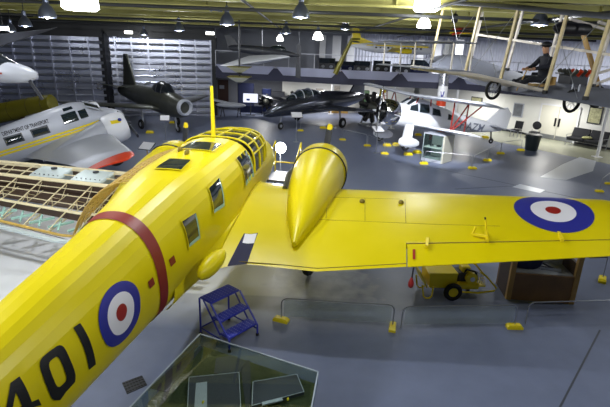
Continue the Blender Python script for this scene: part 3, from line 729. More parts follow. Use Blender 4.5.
# ---- nacelles, both sides
def nacelle(s):
    u = 2.12 if s > 0 else -1.68; dz = 0 if s > 0 else -.18
    ns = [(-.85, 1.64, .04, .05), (-.5, 1.70, .15, .19), (0, 1.82, .31, .33), (.7, 1.94, .44, .46), (1.4, 2.03, .54, .55), (2.0, 2.08, .60, .60), (2.35, 2.11, .61, .61)]
    m = MB().rings([sup((u, f, z + dz), w, h, h, 2.15, 36) for f, z, w, h in ns]); n = m.build('engine_nacelle', yellow, trainer, angle=50)
    d = Vector((0, 1, .06)).normalized(); c0 = Vector((u, 2.35, 2.11 + dz))
    prof = [(.60, .02), (.635, .05), (.645, .35), (.64, .6), (.60, .72), (.54, .77), (.50, .76), (.50, .5), (.50, .1)]
    MB().lathe(prof, c0, d, 36, cap=False).build('engine_cowl', yellow, n)
    MB().torus(c0 + d * .10, .643, .022, d, 40, 8).build('cowl_strap', black, n)
    m = MB().lathe([(.5, .2), (.3, .25), (.16, .4), (.1, .55), (.06, .62)], c0, d, 20)
    for k in range(7):
        a = 2 * PI * k / 7; r = Vector((math.cos(a), 0, math.sin(a))); m.tube([c0 + d * .45 + r * .16, c0 + d * .45 + r * .44], .085, 10)
    m.build('radial_engine', dkgrey, n)
    hub = c0 + d * .92; p = MB(); p.lathe([(.0, .08), (.07, .05), (.1, -.05), (.09, -.32)], hub, d, 16); prop = p.build('propeller', dkgrey, n)
    for sg in (1, -1):
        q = Vector((.12 * sg, 0, 1.0 * sg)).normalized(); e = q.cross(d).normalized(); rr = []
        for r_, w_, tw in ((.08, .05, 1.0), (.3, .09, .8), (.6, .105, .55), (.86, .09, .4), (.95, .075, .35)):
            ex = e * math.cos(tw) + d * math.sin(tw); nx = e * -math.sin(tw) + d * math.cos(tw)
            rr.append([hub + q * r_ + ex * (w_ * math.cos(2 * PI * k / 10)) + nx * (.02 * math.sin(2 * PI * k / 10)) for k in range(10)])
        MB().rings(rr).build('blade', navy_fab if False else dkgrey, n)
        e2 = e * math.cos(.35) + d * math.sin(.35); n2 = e * -math.sin(.35) + d * math.cos(.35)
        MB().rings([[hub + q * r_ + e2 * (w_ * math.cos(2 * PI * k / 10)) + n2 * (.022 * math.sin(2 * PI * k / 10)) for k in range(10)] for r_, w_ in ((.9, .082), (.98, .075), (1.04, .045))]).build('blade_tip', yellow2, n)
    # exhaust and torn bare metal patch on the inboard shoulder
    m = MB().tube([c0 + Vector((-.58 * s, -.1, .15)), c0 + Vector((-.66 * s, -.4, .05)), c0 + Vector((-.62 * s, -1.0, -.1))], .06, 10); m.build('exhaust_pipe', dkmetal, n)
    m = MB().torus((u, 1.25, .5), .34, .13, (1, 0, 0), 28, 10); m.build('main_wheel', rubber, trainer)
    m = MB(); m.bar((u - .25, 1.25, .5), (u - .25, 1.5, 1.8), .07); m.bar((u + .25, 1.25, .5), (u + .25, 1.5, 1.8), .07); m.bar((u - .25, 1.25, .5), (u + .25, 1.25, .5), .06); m.bar((u, 1.25, .6), (u, .3, 1.6), .05); m.build('undercarriage_leg', dkgrey, trainer)
nacelle(1); nacelle(-1)
# ---- uncovered port wing: spars, ribs, tanks
def lle(u): v = max(0, -u - 2.6); return (2.02 - .17 * v, 1.86 + .066 * v)
def lte(u): v = max(0, -u - 2.6); return (-.80 + .14 * v, 1.28 + .066 * v)
def lpt(u, x, top=1):
    (fl_, zl), (ft, zt) = lle(u), lte(u); c = fl_ - ft; t = .14
    yt = 5 * t * (0.2969 * math.sqrt(max(x, 0)) - 0.126 * x - 0.3516 * x * x + 0.2843 * x ** 3 - 0.1015 * x ** 4)
    return Vector((u, fl_ + (ft - fl_) * x, zl + (zt - zl) * x + c * (yt * (.9 if top > 0 else -.6))))
UL = [-.9, -2.6, -4.2, -5.8, -7.0]
m = MB().rings([[lpt(u, x, -1) - Vector((0, 0, .012 * k)) for x in (.02, .15, .3, .45, .6) for k in ((0,))] for u in UL], cap=False, closed=False)
m.build('lower_wing_skin', wood_dk, trainer)
for x, w in ((.36, .10), (.74, .05)):
    m = MB(); m3 = MB()
    for a, b in zip(UL[:-1], UL[1:]):
        m.slab([lpt(a, x, 1), lpt(b, x, 1), lpt(b, x, -1), lpt(a, x, -1)], w)
        m3.slab([lpt(a, x - w / 4, 1) + Vector((0, 0, .01)), lpt(b, x - w / 4, 1) + Vector((0, 0, .01)), lpt(b, x + w / 4, 1) + Vector((0, 0, .01)), lpt(a, x + w / 4, 1) + Vector((0, 0, .01))], .02)
    sp = m.build('wing_spar', wood_dk, trainer, smooth=False); m3.build('spar_cap', wood_lt, sp, smooth=False)
MB().tube([lpt(u, .0, 1) for u in UL], .05, 10).build('leading_edge', wood_lt, trainer)
MB().tube([lpt(u, .975, 1) for u in UL], .03, 8).build('trailing_edge', wood_gold, trainer)
m = MB()
for a, b in zip(UL[:-1], UL[1:]): m.slab([lpt(a, 1.02, -1), lpt(b, 1.02, -1), lpt(b, 1.055, -1), lpt(a, 1.055, -1)], .04)
m.build('flap_strip', tank, trainer)
u = -1.1
while u > -6.9:
    m = MB(); xs = [.0, .05, .12, .2, .28, .36, .48, .6, .74, .86, .97]
    for s_ in (1, -1):
        for a, b in zip(xs[:-1], xs[1:]): m.bar(lpt(u, a, s_), lpt(u, b, s_), .02, .02)
    for k in (5, 7, 8): m.bar(lpt(u, xs[k], 1), lpt(u, xs[k], -1), .014)
    for k in range(5, len(xs) - 2): m.bar(lpt(u, xs[k], 1 if k % 2 else -1), lpt(u, xs[k + 1], -1 if k % 2 else 1), .012)
    m.build('wing_rib', wood_lt, trainer, smooth=False)
    u -= .6
m = MB()
for x in (.13, .24):
    for a, b in zip(UL[:-1], UL[1:]): m.bar(lpt(a, x, 1), lpt(b, x, 1), .025, .025)
for x in (.46, .55, .65):
    for a, b in zip(UL[:-1], UL[1:]): m.bar(lpt(a, x, 1), lpt(b, x, 1), .016, .016)
m.build('wing_stringers', wood_lt, trainer, smooth=False)
for u0 in (-2.75, -3.75):                                   # fuel tanks between leading edge and front spar
    rr = []
    for u in (u0, u0 - .04, u0 - .74, u0 - .78):
        s_ = .0 if u in (u0 - .04, u0 - .74) else .03
        rr.append([lpt(u, x, 1) + Vector((0, 0, .02 - s_)) for x in (.10 + s_, .16, .24, .33 - s_)] + [lpt(u, x, -1) + Vector((0, 0, .03 + s_)) for x in (.33 - s_, .24, .16, .10 + s_)])
    tk = MB().rings(rr).build('fuel_tank', tank, trainer, angle=30)
    MB().lathe([(.07, 0), (.07, .03), (.03, .04)], lpt(u0 - .4, .15, 1) + Vector((0, 0, .02)), (0, 0, 1), 14).build('filler_cap', dkgrey, tk)
    m = MB()
    for k in range(6): q = lpt(u0 - .1 - .11 * k, .29, 1) + Vector((0, 0, .025)); m.ell(q, (.015, .015, .012), 8, 5)
    m.build('rivet_row', dkgrey, tk)
for k, u in enumerate((-2.2, -2.66, -3.12, -3.58, -4.04, -4.5, -4.96)):    # pale flap levers aft of the rear spar
    m = MB(); a, b = lpt(u, .78, -1) + Vector((0, 0, .03)), lpt(u - .3, .93, -1) + Vector((0, 0, .05)); m.bar(a, b, .06, .04); m.bar(lpt(u - .3, .78, -1) + Vector((0, 0, .03)), lpt(u - .05, .94, -1) + Vector((0, 0, .05)), .035); m.build('flap_lever', teal, trainer)
for u in (-1.7, -2.15, -2.6):                              # gold web panels near the root
    m = MB(); m.slab([lpt(u, .42, 1), lpt(u, .66, 1), lpt(u - .1, .66, -1), lpt(u - .1, .42, -1)], .012); m.build('web_panel', wood_gold, trainer)
# wing-root lattice following the fuselage flank
m = MB()
def lat(f, t): 
    p0 = fpt(f + .1, PI - .62, .03); p2 = lpt(-2.3, min(.98, max(.02, (2.0 - f) / 2.82)), 1) + Vector((0, 0, .03)); p1 = Vector((p0.x - .8, f, p0.z - .12))
    return p0 * (1 - t) ** 2 + p1 * 2 * t * (1 - t) + p2 * t * t
fl2 = [-1.2 + .165 * k for k in range(21)]
for f in fl2: m.tube([lat(f, j / 6) for j in range(7)], .013, 5)
for j in range(0, 13): m.tube([lat(f, j / 12) for f in fl2], .012, 5)
for k in range(len(fl2) - 1):
    for j in range(0, 12, 2): m.bar(lat(fl2[k], j / 12), lat(fl2[k + 1], (j + 2) / 12), .01)
m.build('root_lattice', wood_gold, trainer)
# ================================================================== OTHER AIRCRAFT
def wing_mesh(st, m=12, camber=.02):
    """st: list of (leading edge point, trailing edge point, thickness ratio)"""
    return MB().rings([foil(a, b, t, m, camber) for a, b, t in st])
def wheel(parent, c, R, w, ax=(1, 0, 0), tyre=rubber, hubm=greyp, name='wheel'):
    t = MB().torus(c, R - w / 2, w / 2, ax, 26, 10).build(name, tyre, parent)
    MB().lathe([(.02, -w * .3), (R * .62, -w * .28), (R * .62, w * .28), (.02, w * .3)], c, ax, 20).build('wheel_hub', hubm, t); return t
# ---------------- silver twin with stripes
hd = math.atan2(.8, .6)
tw = thing('transport_aircraft', 'silver-grey twin-engined transport aircraft with yellow stripes and orange wing tip', 'aircraft', (-9.35, 20.1, 1.7), (rad(15), 0, -hd)); YO = 0
BS = [(-8.2, .12, .06, .12, .12), (-7.6, .16, .22, .3, .3), (-6, .1, .42, .5, .52), (-4, .04, .60, .68, .7), (-2.4, .02, .68, .80, .8), (-1.2, .0, .70, .90, .84), (-.4, .0, .70, .93, .84), (.05, -.02, .69, .84, .82), (.5, -.06, .62, .52, .74), (.8, -.09, .54, .44, .64), (1.15, -.14, .40, .34, .48), (1.4, -.18, .24, .22, .28), (1.52, -.2, .08, .08, .1)]
MB().rings([sup((0, y, z), w, a, b, 2.35, 40) for y, z, w, a, b in BS]).build('fuselage', greyp, tw, angle=50)
def bpt(y, h, off=.006):
    """starboard skin of the silver twin at station y, height h"""
    for A, B in zip(BS[:-1], BS[1:]):
        if A[0] <= y <= B[0]:
            t = (y - A[0]) / (B[0] - A[0]); _, zc, w, ht, hb = [A[i] + (B[i] - A[i]) * t for i in range(5)]
            s = min(.999, abs((h - zc) / (ht if h > zc else hb))); e = 2.35
            return Vector((w * (1 - s ** e) ** (1 / e) + off, y, h))
    return Vector((.6, y, h))
def bpatch(y0, y1, h0, h1, off=.006, n=8, m_=4, slope=0.0, chamfer=0.0):
    vs = []; fs = []
    for j in range(m_ + 1):
        for i in range(n + 1):
            y = y0 + (y1 - y0) * i / n; vs.append(bpt(y, h0 + (h1 - h0) * j / m_ + slope * (y - y0), off))
    for j in range(m_):
        for i in range(n): k = j * (n + 1) + i; fs.append((k, k + 1, k + n + 2, k + n + 1))
    return vs, fs
for i, (y0, y1, h0, h1) in enumerate(((-4.05, -3.5, .2, .42), (-3.1, -2.55, .2, .42), (-2.15, -1.6, .2, .42))):
    f_ = MB(); f_.add(*bpatch(y0 - .05, y1 + .05, h0 - .05, h1 + .05, .008)); fo = f_.build('window_frame', dkgrey, tw)
    g = MB(); g.add(*bpatch(y0, y1, h0, h1, .016)); g.build('window_pane', glassd, fo)
m = MB(); m.add(*bpatch(-.95, -.38, .28, .66, .012)); cw = m.build('cockpit_window', glassd, tw)
m = MB(); m.add(*bpatch(-.3, .02, .30, .62, .012)); m.build('cockpit_window', glassd, tw)
m = MB(); m.add(*bpatch(-.78, -.42, .74, .84, .014)); m.build('cockpit_window', glassd, tw)
m = MB()                                                  # windscreen panes
for x0, x1 in ((.05, .55), (-.55, -.05)):
    m.slab([(x0, .12, .80), (x1, .08, .70 if x1 > 0 else .80), (x1 * 1.05, .52, .46 if x1 > 0 else .5), (x0, .6, .5)], .03)
m.build('windscreen', glassd, tw)
m = MB(); m.bar((.58, .06, .72), (.62, .54, .42), .05); m.bar((0, .1, .83), (0, .6, .5), .05); m.build('windscreen_frame', greyp, tw)
for k, (h, mm) in enumerate(((.0, yellow2), (-.12, yellow2))):
    m = MB(); m.add(*bpatch(-6.5, .5, h - .04, h + .035, .009, 30, 2)); m.build('yellow_stripe', yellow2, tw)
m = MB(); m.add(*bpatch(-3.95, -3.86, -.16, .04, .012)); m.build('stripe_marker', rred, tw)
vs, fs = text_polys('DEPARTMENT OF TRANSPORT', .26, .006); xm = max(v[0] for v in vs)
sc = 1.68 / xm
MB().add([bpt(-3.12 + v[0] * sc, .52 + v[1] * .75, .015) for v in vs], fs).build('lettering', black, tw, smooth=False)
for s in (1, -1):
    wing_mesh([((.3 * s, .35 + YO, -.42), (.3 * s, -2.9 + YO, -.5), .15), ((1.9 * s, .35 + YO, -.38), (1.9 * s, -2.4 + YO, -.42), .15), ((5.4 * s, .0 + YO, -.12), (5.4 * s, -1.75 + YO, -.14), .12), ((6.4 * s, -.1 + YO, -.06), (6.4 * s, -1.68 + YO, -.08), .11)]).build('wing', greyp, tw, angle=40)
    wing_mesh([((6.4 * s, -.1 + YO, -.06), (6.4 * s, -1.68 + YO, -.08), .112), ((6.9 * s, -.2 + YO, -.02), (6.7 * s, -1.66 + YO, -.04), .10), ((7.25 * s, -.5 + YO, .01), (6.95 * s, -1.62 + YO, .0), .05)]).build('wing_tip', orange, tw)
    n = MB().rings([sup((1.9 * s, y + YO, z), w, w, w, 2.1, 32) for y, z, w in ((-2.3, -.5, .06), (-1.4, -.34, .24), (-.4, -.24, .40), (.2, -.2, .47))]).build('engine_nacelle', greyp, tw, angle=50)
    c0 = Vector((1.9 * s, .15 + YO, -.2))
    MB().lathe([(.5, 0), (.58, .12), (.6, .45), (.58, .72), (.52, .84), (.46, .84), (.44, .6)], c0, (0, 1, 0), 32, cap=False).build('engine_cowl', whitep, n)
    m = MB().lathe([(.44, .5), (.2, .55), (.1, .8)], c0, (0, 1, 0), 20); m.build('radial_engine', dkgrey, n)
    p = MB().lathe([(.1, .78), (.09, .95), (.03, 1.08)], c0, (0, 1, 0), 16)
    for sg in (1, -1): p.rings([[c0 + Vector((sg * .93 * r, .95 + .04 * math.cos(a), -sg * .35 * r)) + Vector((.03 * math.sin(a), 0, .085 * math.sin(a))) for a in [2 * PI * k / 8 for k in range(8)]] for r in (.1, .4, .7, 1.0)])
    p.build('propeller', dkgrey, n)
    m = MB(); m.add(*[[c0 + Vector((.607 * math.sin(a) * 1, y, .607 * math.cos(a))) for y, a in ((.25, .8), (.6, .9), (.62, 1.12), (.25, 1.05))], [(0, 1, 2, 3)]])
    if s > 0: m.build('yellow_emblem', yellow2, n); MB().ell(c0 + Vector((.47, .6, .36)), (.07, .08, .07), 10, 6).build('blue_emblem_dot', navy, n)
    wheel(tw, (1.9 * s, .2 + YO, -1.33), .36, .22)
    m = MB(); m.bar((1.9 * s - .2, .2 + YO, -1.33), (1.9 * s - .2, .1 + YO, -.4), .07); m.bar((1.9 * s + .2, .2 + YO, -1.33), (1.9 * s + .2, .1 + YO, -.4), .07); m.build('undercarriage_leg', greyp, tw)
    wing_mesh([((.1 * s, -7.0, .25), (.1 * s, -8.3, .25), .1), ((2.2 * s, -7.2, .3), (2.2 * s, -8.2, .3), .08)]).build('tailplane', greyp, tw)
    m = MB().slab([(2.2 * s, -7.1, -.2), (2.2 * s, -7.2, .9), (2.2 * s, -7.9, 1.0), (2.2 * s, -8.3, .6), (2.2 * s, -8.2, -.3)], .08); m.build('fin', greyp, tw)
wheel(tw, (0, -7.3, -.1 + .0), .01 + .16, .1)

# ---------------- jet fighter with nose intake
hd = math.atan2(.7, -.71)
fj = thing('jet_fighter', 'dark camouflaged swept-wing jet fighter with round grey nose intake', 'aircraft', (-8.35, 28.45, 1.62), (0, 0, -hd)); fj.scale = (.92, .92, .92)
FJ = [(-6.6, .25, .36, .36, .36), (-5.2, .2, .5, .55, .52), (-3.2, .1, .66, .72, .7), (-1, .05, .74, .8, .8), (.6, .0, .72, .72, .84), (1.6, -.05, .60, .52, .74), (2.1, -.08, .5, .44, .6)]
MB().rings([sup((0, y, z), w, a, b, 2.1, 36) for y, z, w, a, b in FJ]).build('fuselage', dkmetal, fj, angle=50)
MB().lathe([(.53, 0), (.52, .12), (.47, .22), (.41, .24), (.36, .18), (.33, 0)], (0, 2.08, -.1), (0, 1, 0), 32, cap=False).build('intake_ring', greyp, fj)
MB().lathe([(.36, 0), (.34, -.1), (.30, -1.0), (.01, -1.05)], (0, 2.2, -.1), (0, 1, 0), 28, cap=False).build('intake_duct', black, fj)
MB().rings([sup((0, y, .45), w, h, .1, 2.1, 24) for y, w, h in ((-1.8, .1, .2), (-1.3, .42, .66), (-.6, .5, .82), (.1, .48, .72), (.6, .32, .36), (.95, .12, .1))]).build('cockpit_canopy', glassk, fj)
m = MB()
for y, w, h in ((-.6, .5, .82), (.05, .48, .72)): m.tube([sup((0, y, .45), w + .01, h + .01, .1, 2.1, 24)[k] for k in range(13)], .025, 6)
m.build('canopy_frame', dkgrey, fj)
m = MB().slab([(0, -4.3, .7), (0, -5.4, 2.8), (0, -5.9, 2.8), (0, -6.3, .6)], .14); m.build('fin', dkmetal, fj, bevel=.04)
for s in (1, -1):
    wing_mesh([((.5 * s, .2, -.4), (.5 * s, -2.6, -.4), .1), ((5.3 * s, -3.4, -.15), (5.3 * s, -4.7, -.15), .09)]).build('wing', dkmetal, fj)
    wing_mesh([((.2 * s, -4.9, .5), (.2 * s, -6.1, .5), .1), ((2 * s, -6.0, .75), (2 * s, -6.7, .75), .08)]).build('tailplane', dkmetal, fj)
    wheel(fj, (1.3 * s, -1.2, -1.46), .32, .2); MB().bar((1.3 * s - .15 * s, -1.2, -1.4), (1.2 * s, -1.2, -.35), .09).build('undercarriage_leg', greyp, fj)
wheel(fj, (0, 1.2, -1.54), .24, .14); MB().bar((.1, 1.2, -1.5), (.1, 1.05, -.5), .07).build('undercarriage_leg', greyp, fj)

# ---------------- polished dark jet in the middle
hd = math.atan2(-.65, -.76)
dj = thing('jet_trainer', 'long polished dark jet with framed canopy parked before the balcony', 'aircraft', (.55, 32.5, 1.4), (0, 0, -hd)); dj.scale = (1.05, 1.05, 1.05)
DJ = [(-5.3, .25, .18, .2, .2), (-4.4, .2, .34, .38, .38), (-2.6, .1, .56, .6, .56), (-.8, .06, .66, .74, .62), (.8, .04, .66, .72, .6), (2.2, .0, .56, .52, .54), (3.4, -.1, .42, .36, .42), (4.3, -.25, .24, .2, .26), (4.7, -.34, .06, .06, .08)]
MB().rings([sup((0, y, z), w, a, b, 2.1, 36) for y, z, w, a, b in DJ]).build('fuselage', blackmetal, dj, angle=50)
CJ = [(-.3, .12, .06), (.1, .36, .36), (.9, .42, .52), (1.7, .4, .46), (2.3, .28, .22), (2.8, .08, .04)]
can = MB().rings([sup((0, y, .5), w, h, .1, 2.1, 24) for y, w, h in CJ]).build('cockpit_canopy', glassd, dj)
m = MB()
for y, w, h in CJ[1:5]: m.tube([sup((0, y, .5), w + .01, h + .01, .1, 2.1, 24)[k] for k in range(13)], .028, 6)
m.build('canopy_frame', greyp, can)
m = MB().slab([(0, -3.4, .5), (0, -4.5, 1.75), (0, -5.1, 1.75), (0, -5.3, .3)], .12); m.build('fin', blackmetal, dj, bevel=.03)
for s in (1, -1):
    wing_mesh([((.5 * s, 1.0, -.22), (.5 * s, -1.6, -.22), .12), ((4.6 * s, .2, .0), (4.6 * s, -1.1, .0), .1)]).build('wing', blackmetal, dj)
    wing_mesh([((4.6 * s, .2, .0), (4.6 * s, -1.1, .0), .105), ((5.5 * s, .0, .06), (5.5 * s, -.95, .06), .09)]).build('wing_tip', redst if s < 0 else blackmetal, dj)
    wing_mesh([((.1 * s, -4.2, .4), (.1 * s, -5.2, .4), .1), ((2.1 * s, -4.5, .45), (2.1 * s, -5.1, .45), .08)]).build('tailplane', blackmetal, dj)
    wheel(dj, (1.9 * s, -.3, -1.0), .33, .2); MB().bar((1.75 * s, -.3, -1.0), (1.7 * s, -.2, -.2), .09).build('undercarriage_leg', greyp, dj)
wheel(dj, (0, 3.3, -1.1), .22, .14); MB().bar((.1, 3.3, -1.1), (.1, 3.1, -.35), .07).build('undercarriage_leg', greyp, dj)

# ---------------- white biplane
hd = math.atan2(-.93, -.37)
bi = thing('cabin_biplane', 'white cabin biplane with polished round cowl and red wing struts', 'aircraft', (5.2, 24.6, 1.72), (rad(9), 0, -hd))
WB = [(-6.2, .1, .04, .2, .1), (-5, .08, .2, .32, .3), (-3, .05, .42, .5, .5), (-1.6, .05, .54, .68, .62), (-.6, .05, .56, .86, .66), (.1, .04, .56, .82, .66), (.5, .0, .56, .56, .62), (.9, -.02, .56, .56, .6)]
MB().rings([sup((0, y, z), w, a, b, 2.4, 36) for y, z, w, a, b in WB]).build('fuselage', whitep, bi, angle=50)
def ppt(y, h, off=.008):
    for A, B in zip(WB[:-1], WB[1:]):
        if A[0] <= y <= B[0]:
            t = (y - A[0]) / (B[0] - A[0]); _, zc, w, ht, hb = [A[i] + (B[i] - A[i]) * t for i in range(5)]
            s = min(.999, abs((h - zc) / (ht if h > zc else hb))); return Vector((-(w * (1 - s ** 2.4) ** (1 / 2.4)) - off, y, h))
    return Vector((-.5, y, h))
def ppatch(pts, off=.012):
    m = MB(); (a, b, c, d) = pts; vs = []; fs = []
    for j in range(5):
        for i in range(5):
            u, v = i / 4, j / 4; y = (a[0] * (1 - u) + b[0] * u) * (1 - v) + (d[0] * (1 - u) + c[0] * u) * v; h = (a[1] * (1 - u) + b[1] * u) * (1 - v) + (d[1] * (1 - u) + c[1] * u) * v
            vs.append(ppt(y, h, off))
    for j in range(4):
        for i in range(4): k = j * 5 + i; fs.append((k, k + 1, k + 6, k + 5))
    return m.add(vs, fs)
for q in ([(-.05, .3), (.42, .3), (.35, .5), (-.02, .66)], [(-.75, .28), (-.15, .28), (-.15, .68), (-.7, .7)], [(-1.5, .25), (-.95, .25), (-.95, .58), (-1.4, .55)], [(-2.35, .15), (-2.0, .15), (-2.0, .42), (-2.25, .40)]):
    c = (sum(p[0] for p in q) / 4, sum(p[1] for p in q) / 4); fo = ppatch([(c[0] + (p[0] - c[0]) * 1.16, c[1] + (p[1] - c[1]) * 1.16) for p in q], .01).build('window_frame', greyp, bi)
    ppatch(q, .018).build('window_pane', glassd, fo)
m = MB(); m.slab([(-.42, .48, .54), (.42, .48, .54), (.4, .1, .84), (-.4, .1, .84)], .03); m.build('windscreen', glassd, bi)
vs, fs = text_polys('CF-AZM', .52, .008); xm = max(v[0] for v in vs)
MB().add([ppt(-2.45 - v[0] * 2.3 / xm, -.2 + v[1] * 1.1, .03) for v in vs], fs).build('lettering', mat('registration_grey', (120, 126, 146), .5), bi, smooth=False)
MB().lathe([(.52, -.1), (.62, .05), (.66, .35), (.64, .62), (.56, .76), (.5, .78), (.48, .6)], (0, .92, -.02), (0, 1, 0), 36, cap=False).build('engine_cowl', chrome, bi)
m = MB().lathe([(.48, .3), (.22, .4), (.14, .7), (.05, .85)], (0, .92, -.02), (0, 1, 0), 20)
for k in range(7): a = 2 * PI * k / 7; m.tube([(.15 * math.cos(a), 1.4, -.02 + .15 * math.sin(a)), (.46 * math.cos(a), 1.4, -.02 + .46 * math.sin(a))], .08, 8)
m.build('radial_engine', black, bi)
m = MB()
for sg in (1, -1): m.rings([[Vector((sg * r * .12, 1.82, sg * r - .02)) + Vector((w * math.cos(a), .03 * math.sin(a), 0)) for a in [2 * PI * k / 8 for k in range(8)]] for r, w in ((.05, .05), (.5, .09), (.9, .08), (1.2, .04))])
m.build('propeller', silver, bi)
upw = wing_mesh([((s, .4 - .0 * abs(s) - (.25 if abs(s) > 5.0 else 0), 1.0 + .03 * abs(s)), (s, -1.3 + (.35 if abs(s) > 5.0 else 0), .98 + .03 * abs(s)), .11) for s in (-5.3, -4.9, -2.5, 0, 2.5, 4.9, 5.3)]).build('upper_wing', greyp, bi)
low = wing_mesh([((s, -.05 - (.2 if abs(s) > 4.0 else 0), -.42 + .05 * abs(s)), (s, -1.5 + (.35 if abs(s) > 4.0 else 0), -.46 + .05 * abs(s)), .11) for s in (-4.3, -3.9, -2, 0, 2, 3.9, 4.3)]).build('lower_wing', whitep, bi)
for s in (1, -1):
    U = lambda x, y: Vector((x * s, y, 1.0 + .03 * x)); Lw = lambda x, y: Vector((x * s, y, -.40 + .05 * x))
    for a, b in ((U(3.2, .0), Lw(2.9, -.4)), (U(3.2, -.8), Lw(2.9, -.4)), (U(3.2, -.8), Lw(2.9, -1.2)), (U(4.1, -.8), Lw(2.9, -.45))):
        MB().tube([a, b], .032, 8).build('wing_strut', redst, bi)
    for a, b in ((U(.35, -.05), Vector((.4 * s, .1, .55))), (U(.35, -.8), Vector((.45 * s, -.8, .65)))): MB().tube([a, b], .035, 8).build('cabane_strut', redst, bi)
    m = MB(); m.rings([sup((1.25 * s, y, -1.22), w, h, h * 1.0, 2.1, 20) for y, w, h in ((-.05, .04, .1), (.15, .12, .2), (.55, .15, .27), (.9, .14, .25), (1.12, .05, .12))]); m.slab([(1.25 * s, .95, -1.05), (1.25 * s, .45, -1.05), (.95 * s, .3, -.4), (.95 * s, .75, -.4)], .14); m.build('wheel_spat', whitep, bi)
    wheel(bi, (1.25 * s, .68, -1.44), .22, .17)
    wing_mesh([((.1 * s, -5.1, .2), (.1 * s, -6.3, .18), .08), ((1.5 * s, -5.3, .2), (1.5 * s, -5.85, .18), .08)]).build('tailplane', greyp, bi)
    wing_mesh([((.2 * s, -5.95, .18), (.2 * s, -6.5, .18), .1), ((1.6 * s, -5.87, .18), (1.55 * s, -6.4, .18), .09)]).build('elevator', dkgrey, bi)
m = MB().slab([(0, -4.9, .3), (0, -5.7, 1.2), (0, -6.2, 1.35), (0, -6.6, 1.05), (0, -6.55, .1), (0, -6.0, .1)], .1); m.build('fin', whitep, bi, bevel=.04)
m = MB().torus((0, -5.7, -.62), .11, .05, (1, 0, 0), 18, 8); m.bar((.0, -5.7, -.6), (0, -5.5, -.1), .06); m.build('tail_wheel', rubber, bi)
bi.location.z = 1.86

# ---------------- hanging pioneer biplane
hd = math.atan2(-.92, -.38)
pb = thing('pioneer_biplane', 'pale fabric pioneer biplane hung from the ceiling with slanted wooden struts', 'aircraft', (5.87, 12.14, 4.43), (0, 0, -hd))
def pl(x, y, up=0):           # x to starboard (away from the balcony), upper or lower wing
    tab = ((-6, .95), (-2.6, 1.22), (.2, 1.55), (1.5, 1.72), (4.4, 2.0), (6, 2.15)) if up else ((-6, -.5), (-2.6, -.36), (-1.37, -.33), (1.05, -.27), (3.6, .18), (6, .7))
    for (a, za), (b, zb) in zip(tab[:-1], tab[1:]):
        if a <= x <= b: return Vector((x, y - (.22 if up else 0), za + (zb - za) * (x - a) / (b - a)))
XS = [-5.6, -4, -2.2, -.8, .4, 1.4, 2.4, 3.4, 4.2]
for up, mm in ((1, greyfab_d), (0, mat('aged_wing_fabric', (98, 102, 116), .75, var=.1, scale=3))):
    wing_mesh([(pl(x, .95 - (.25 if x > 4 or x < -5 else 0), up), pl(x, -1.0 + (.2 if x > 4 or x < -5 else 0), up) + Vector((0, 0, 0 if up else .2)), .05) for x in XS], camber=.035).build('upper_wing' if up else 'lower_wing', mm, pb)
for i, x in enumerate((-4.4, -3.0, -1.75, -.7, .75, 2.1, 3.7)):
    for y in (.8, -.7):
        a, b = pl(x, y, 0) + Vector((0, 0, .17 if y < 0 else .02)), pl(x, y, 1); s = MB().bar(a + Vector((0, 0, .08)), b, .085, .05, up=(0, 1, 0)).build('wing_strut', ash if y > 0 else bamboo, pb, bevel=.012)
        MB().bar(a, a + Vector((0, 0, .12)), .1, .07, up=(0, 1, 0)).build('strut_socket', black, s, smooth=False)
for x in (-4.4, -1.6, .75, 2.1):
    x2 = x + 1.3
    for a, b in ((x, x2), (x2, x)): MB().tube([pl(a, .8, 0), pl(b, .8, 1)], .008, 4).build('bracing_wire', steel, pb)
for s in (-.5, .5):
    MB().tube([pl(s, .6, 0) + Vector((0, 0, .1)), (s * .5, 2.4, .1), (s * .3, 3.9, .24)], .045, 8).build('outrigger_boom', bamboo, pb)
for z in (.24, .76): wing_mesh([((x, 4.1, z), (x, 3.4, z - .02), .05) for x in (-1.35, 0, 1.35)]).build('front_elevator', greyfab_d, pb)
for x in (-1.25, 0, 1.25):
    for y in (3.95, 3.5): MB().bar((x, y, .24), (x, y, .76), .025).build('elevator_strut', bamboo, pb, smooth=False)
for s in (-.4, .4): MB().tube([pl(s, -.6, 1) - Vector((0, 0, .1)), (s * .4, -4.4, .9)], .04, 8).build('tail_boom', bamboo, pb); MB().tube([pl(s, -.6, 0) + Vector((0, 0, .1)), (s * .4, -4.4, .75)], .04, 8).build('tail_boom', bamboo, pb)
MB().slab([(0, -4.2, .3), (0, -4.2, 1.5), (0, -5.1, 1.4), (0, -5.1, .4)], .04).build('rudder', greyfab, pb)
def wire_wheel(c, R):
    t = MB().torus(c, R - .035, .035, (1, 0, 0), 34, 8).build('wheel', rubber, pb); m = MB(); c = Vector(c)
    for k in range(18): a = 2 * PI * k / 18; m.tube([c + Vector((.05 if k % 2 else -.05, .02 * math.cos(a), .02 * math.sin(a))), c + Vector((0, (R - .06) * math.cos(a), (R - .06) * math.sin(a)))], .005, 4)
    m.lathe([(.03, -.07), (.035, 0), (.03, .07)], c, (1, 0, 0), 10); m.build('wheel_spokes', steel, t)
W2L = (Matrix.Translation(pb.location) @ Matrix.Rotation(-hd, 4, 'Z')).inverted()
for x, y, Y, R in ((493, 90, 11.8, .235), (572, 101, 11.0, .27), (597, 97, 12.3, .28)):
    c = W2L @ py(x, y, Y); wire_wheel(c, R)
    m = MB()
    for s in (-.09, .09): m.tube([c + Vector((s, 0, 0)), Vector((c.x + s, c.y * .9, .0))], .018, 6)
    m.build('wheel_fork', steel, pb)
MB().tube([(-.12, -.35, .18), (.12, -.35, .18)], .02, 6).build('cross_tube', steel, pb)
